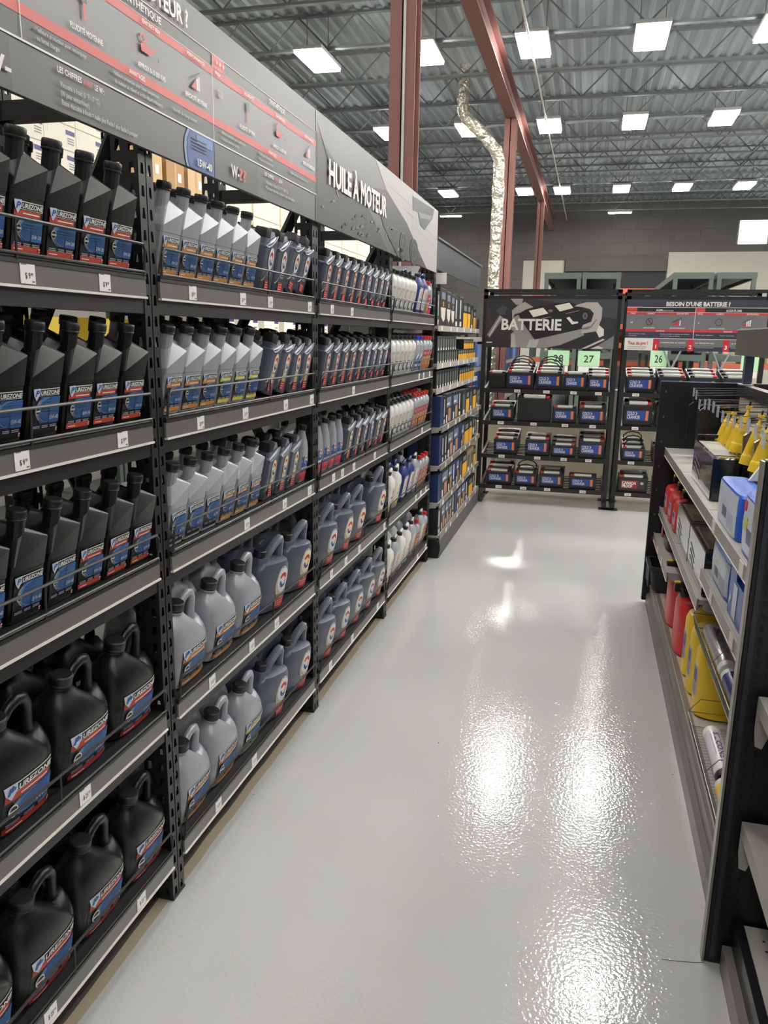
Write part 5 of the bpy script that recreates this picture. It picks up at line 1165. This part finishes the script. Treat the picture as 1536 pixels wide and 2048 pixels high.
# aisle ends behind the batteries
def numtag(name,label,x,y,z,t,w=.27,h=.19):
    o=thing('aisle_card',label,'sign'); b=MB(); b.box(x,x+w,y-.012,y-.004,z-h,z,mat('mint_card',(176,216,176),.6)); part('card',b,o,0)
    f=Flat((x,y-.012,z-h),(1,0,0),(0,0,1),eps=.001); f.text(t,w/2,h*.25,h*.46,ink(40,50,46),w=w*.46,layer=1,align='c'); part('card_number',f.mb,o,0)
    b=MB(); b.box(x+.01,x+w-.01,y-.010,y-.004,z-h-.08,z-h-.004,m_swh); part('lower_sheet',b,o,0)
m_g2=mat('grey_green_post',(88,98,94),.5)
rackunit('tall grey-green shelving whose end carries the 28 card',-.63,-.18,10.55,15.5,2.43,[.2,.6,1.0,1.45,1.85,2.15,2.43],m_g2,ymid=(12.2,13.9))
rackunit('grey-green rear shelving right of the one with the 28 card, second aisle end',-.16,.30,10.55,15.5,2.44,[.2,.6,1.0,1.45,1.85,2.15,2.43],m_g2,ymid=(12.2,13.9))
rackunit('grey-green shelving behind the chart sign',.92,1.38,10.55,16.5,2.43,[.2,.6,1.0,1.45,1.85,2.15,2.43],m_g2,ymid=(12.5,14.5))
rackunit('grey-green shelving at the right end behind the chart sign',1.42,1.86,10.55,16.5,2.43,[.2,.6,1.0,1.45,1.85,2.15,2.43],m_g2,ymid=(12.5,14.5))
numtag('c','mint green card numbered twenty-eight, partly behind a battery handle',-.53,10.55,1.475,'28'); numtag('c','mint green aisle card reading 27 above the batteries',-.15,10.55,1.475,'27'); numtag('c','mint green aisle card reading 26 beside the chart sign',.73,10.55,1.50,'26',.2,.2); numtag('c','mint green aisle card reading 24 under the header board',1.79,10.55,1.47,'24',.2,.2)
# blue boxed filters receding on the left
rackunit('long shelving of blue boxes behind the left battery rack',-2.4,-1.86,12.4,22.0,2.0,[.3,.72,1.12,1.62],m_gond,m_gdeck,ymid=(14.8,17.2,19.6))
tbb=[carton(.27,.3,.42,ink(44,84,160),None),carton(.22,.3,.38,ink(120,150,200),None),carton(.28,.3,.43,ink(30,52,110),None),carton(.25,.3,.36,ink(150,60,50),None)]
for lv,z in (('upper',1.125),('lower',.725)):
    for i in range(26):
        k=[0,0,1,2,0,2,1,0,3][(i*5+(3 if lv=='lower' else 0))%9]
        spawn('shelf_box',tbb[k],'%s box on the long rear shelving, %s row, %s from its near end'%(['blue','pale blue','navy','rust-red'][k],lv,(hn+['seventeenth','eighteenth','nineteenth','twentieth','twenty-first','twenty-second','twenty-third','twenty-fourth','twenty-fifth','twenty-sixth'])[i]),'box',(-1.86,12.5+.36*i,z),group='boxes on the long rear shelving')
# pallet racks with orange beams
def pallet(label,x0,x1,y,zs,top):
    o=thing('pallet_rack',label,'pallet rack')
    for x in (x0,x1-.09):
        for yy in (y,y+1.0): b=MB(); b.box(x,x+.09,yy,yy+.08,0,top,m_grn if 0 else mat('rack_dark_green',(60,74,66),.5)); part('post',b,o,0)
    for z in zs:
        for yy in (y-.03,y+1.03): b=MB(); b.box(x0,x1,yy,yy+.05,z-.1,z,m_org); part('beam',b,o,0)
        b=MB(); b.box(x0+.05,x1-.05,y+.02,y+1.03,z-.02,z,m_gedge); part('wire_deck',b,o,0)
pallet('orange-beamed pallet rack behind the BATTERIE sign, left part',-1.35,-.62,18.4,[1.2,1.95,2.62],2.7); pallet('orange-beamed pallet rack behind the batteries, centre part',-.55,1.9,16.9,[1.2,1.56,1.93,2.62],2.7)
pallet('orange-beamed pallet rack behind the chart sign, right part',2.0,4.6,16.9,[1.2,1.95],2.2)
tp=[carton(.5,.5,.3,m_card,'tape'),carton(.6,.5,.34,mat('pale_carton',(206,176,132),.8),'tape'),carton(.4,.5,.5,m_org,None)]
for i,(x,z,k) in enumerate(((.45,1.56,0),(.2,1.2,2),(2.2,1.2,1),(2.9,1.2,0),(3.6,1.2,1),(-1.3,1.95,0),(2.3,1.95,1),(3.2,1.95,0),(2.75,1.95,1),(3.9,1.95,0),(4.1,1.2,1))):
    spawn('brown_carton',tp[k],'%s carton on the orange pallet rack, %s'%(['brown','pale brown','orange'][k],['under the sign gap','low in the centre','low right, first','low right, second','low right, third','mid left','mid right, first','mid right, second','on top right, first','on top right, second','on top right, third'][i]),'carton',(x,18.7 if x<-.6 else 17.2,z+.002),(0,0,-PI/2),group='cartons on the orange pallet racks')
for x,n in ((.98,'left'),(1.55,'right')):
    o=thing('shelving_brace','pale crossed steel brace under the chart sign, %s one'%n,'cross brace')
    for a,c in ((x-.12,x+.12),(x+.12,x-.12)):
        b=MB(); b.tube([(a,10.5 if a<x else 10.48,1.55),(c,10.5 if a<x else 10.48,1.0)],.012,mat('galvanised',(150,156,166),.4,.4),6); part('brace_bar',b,o)
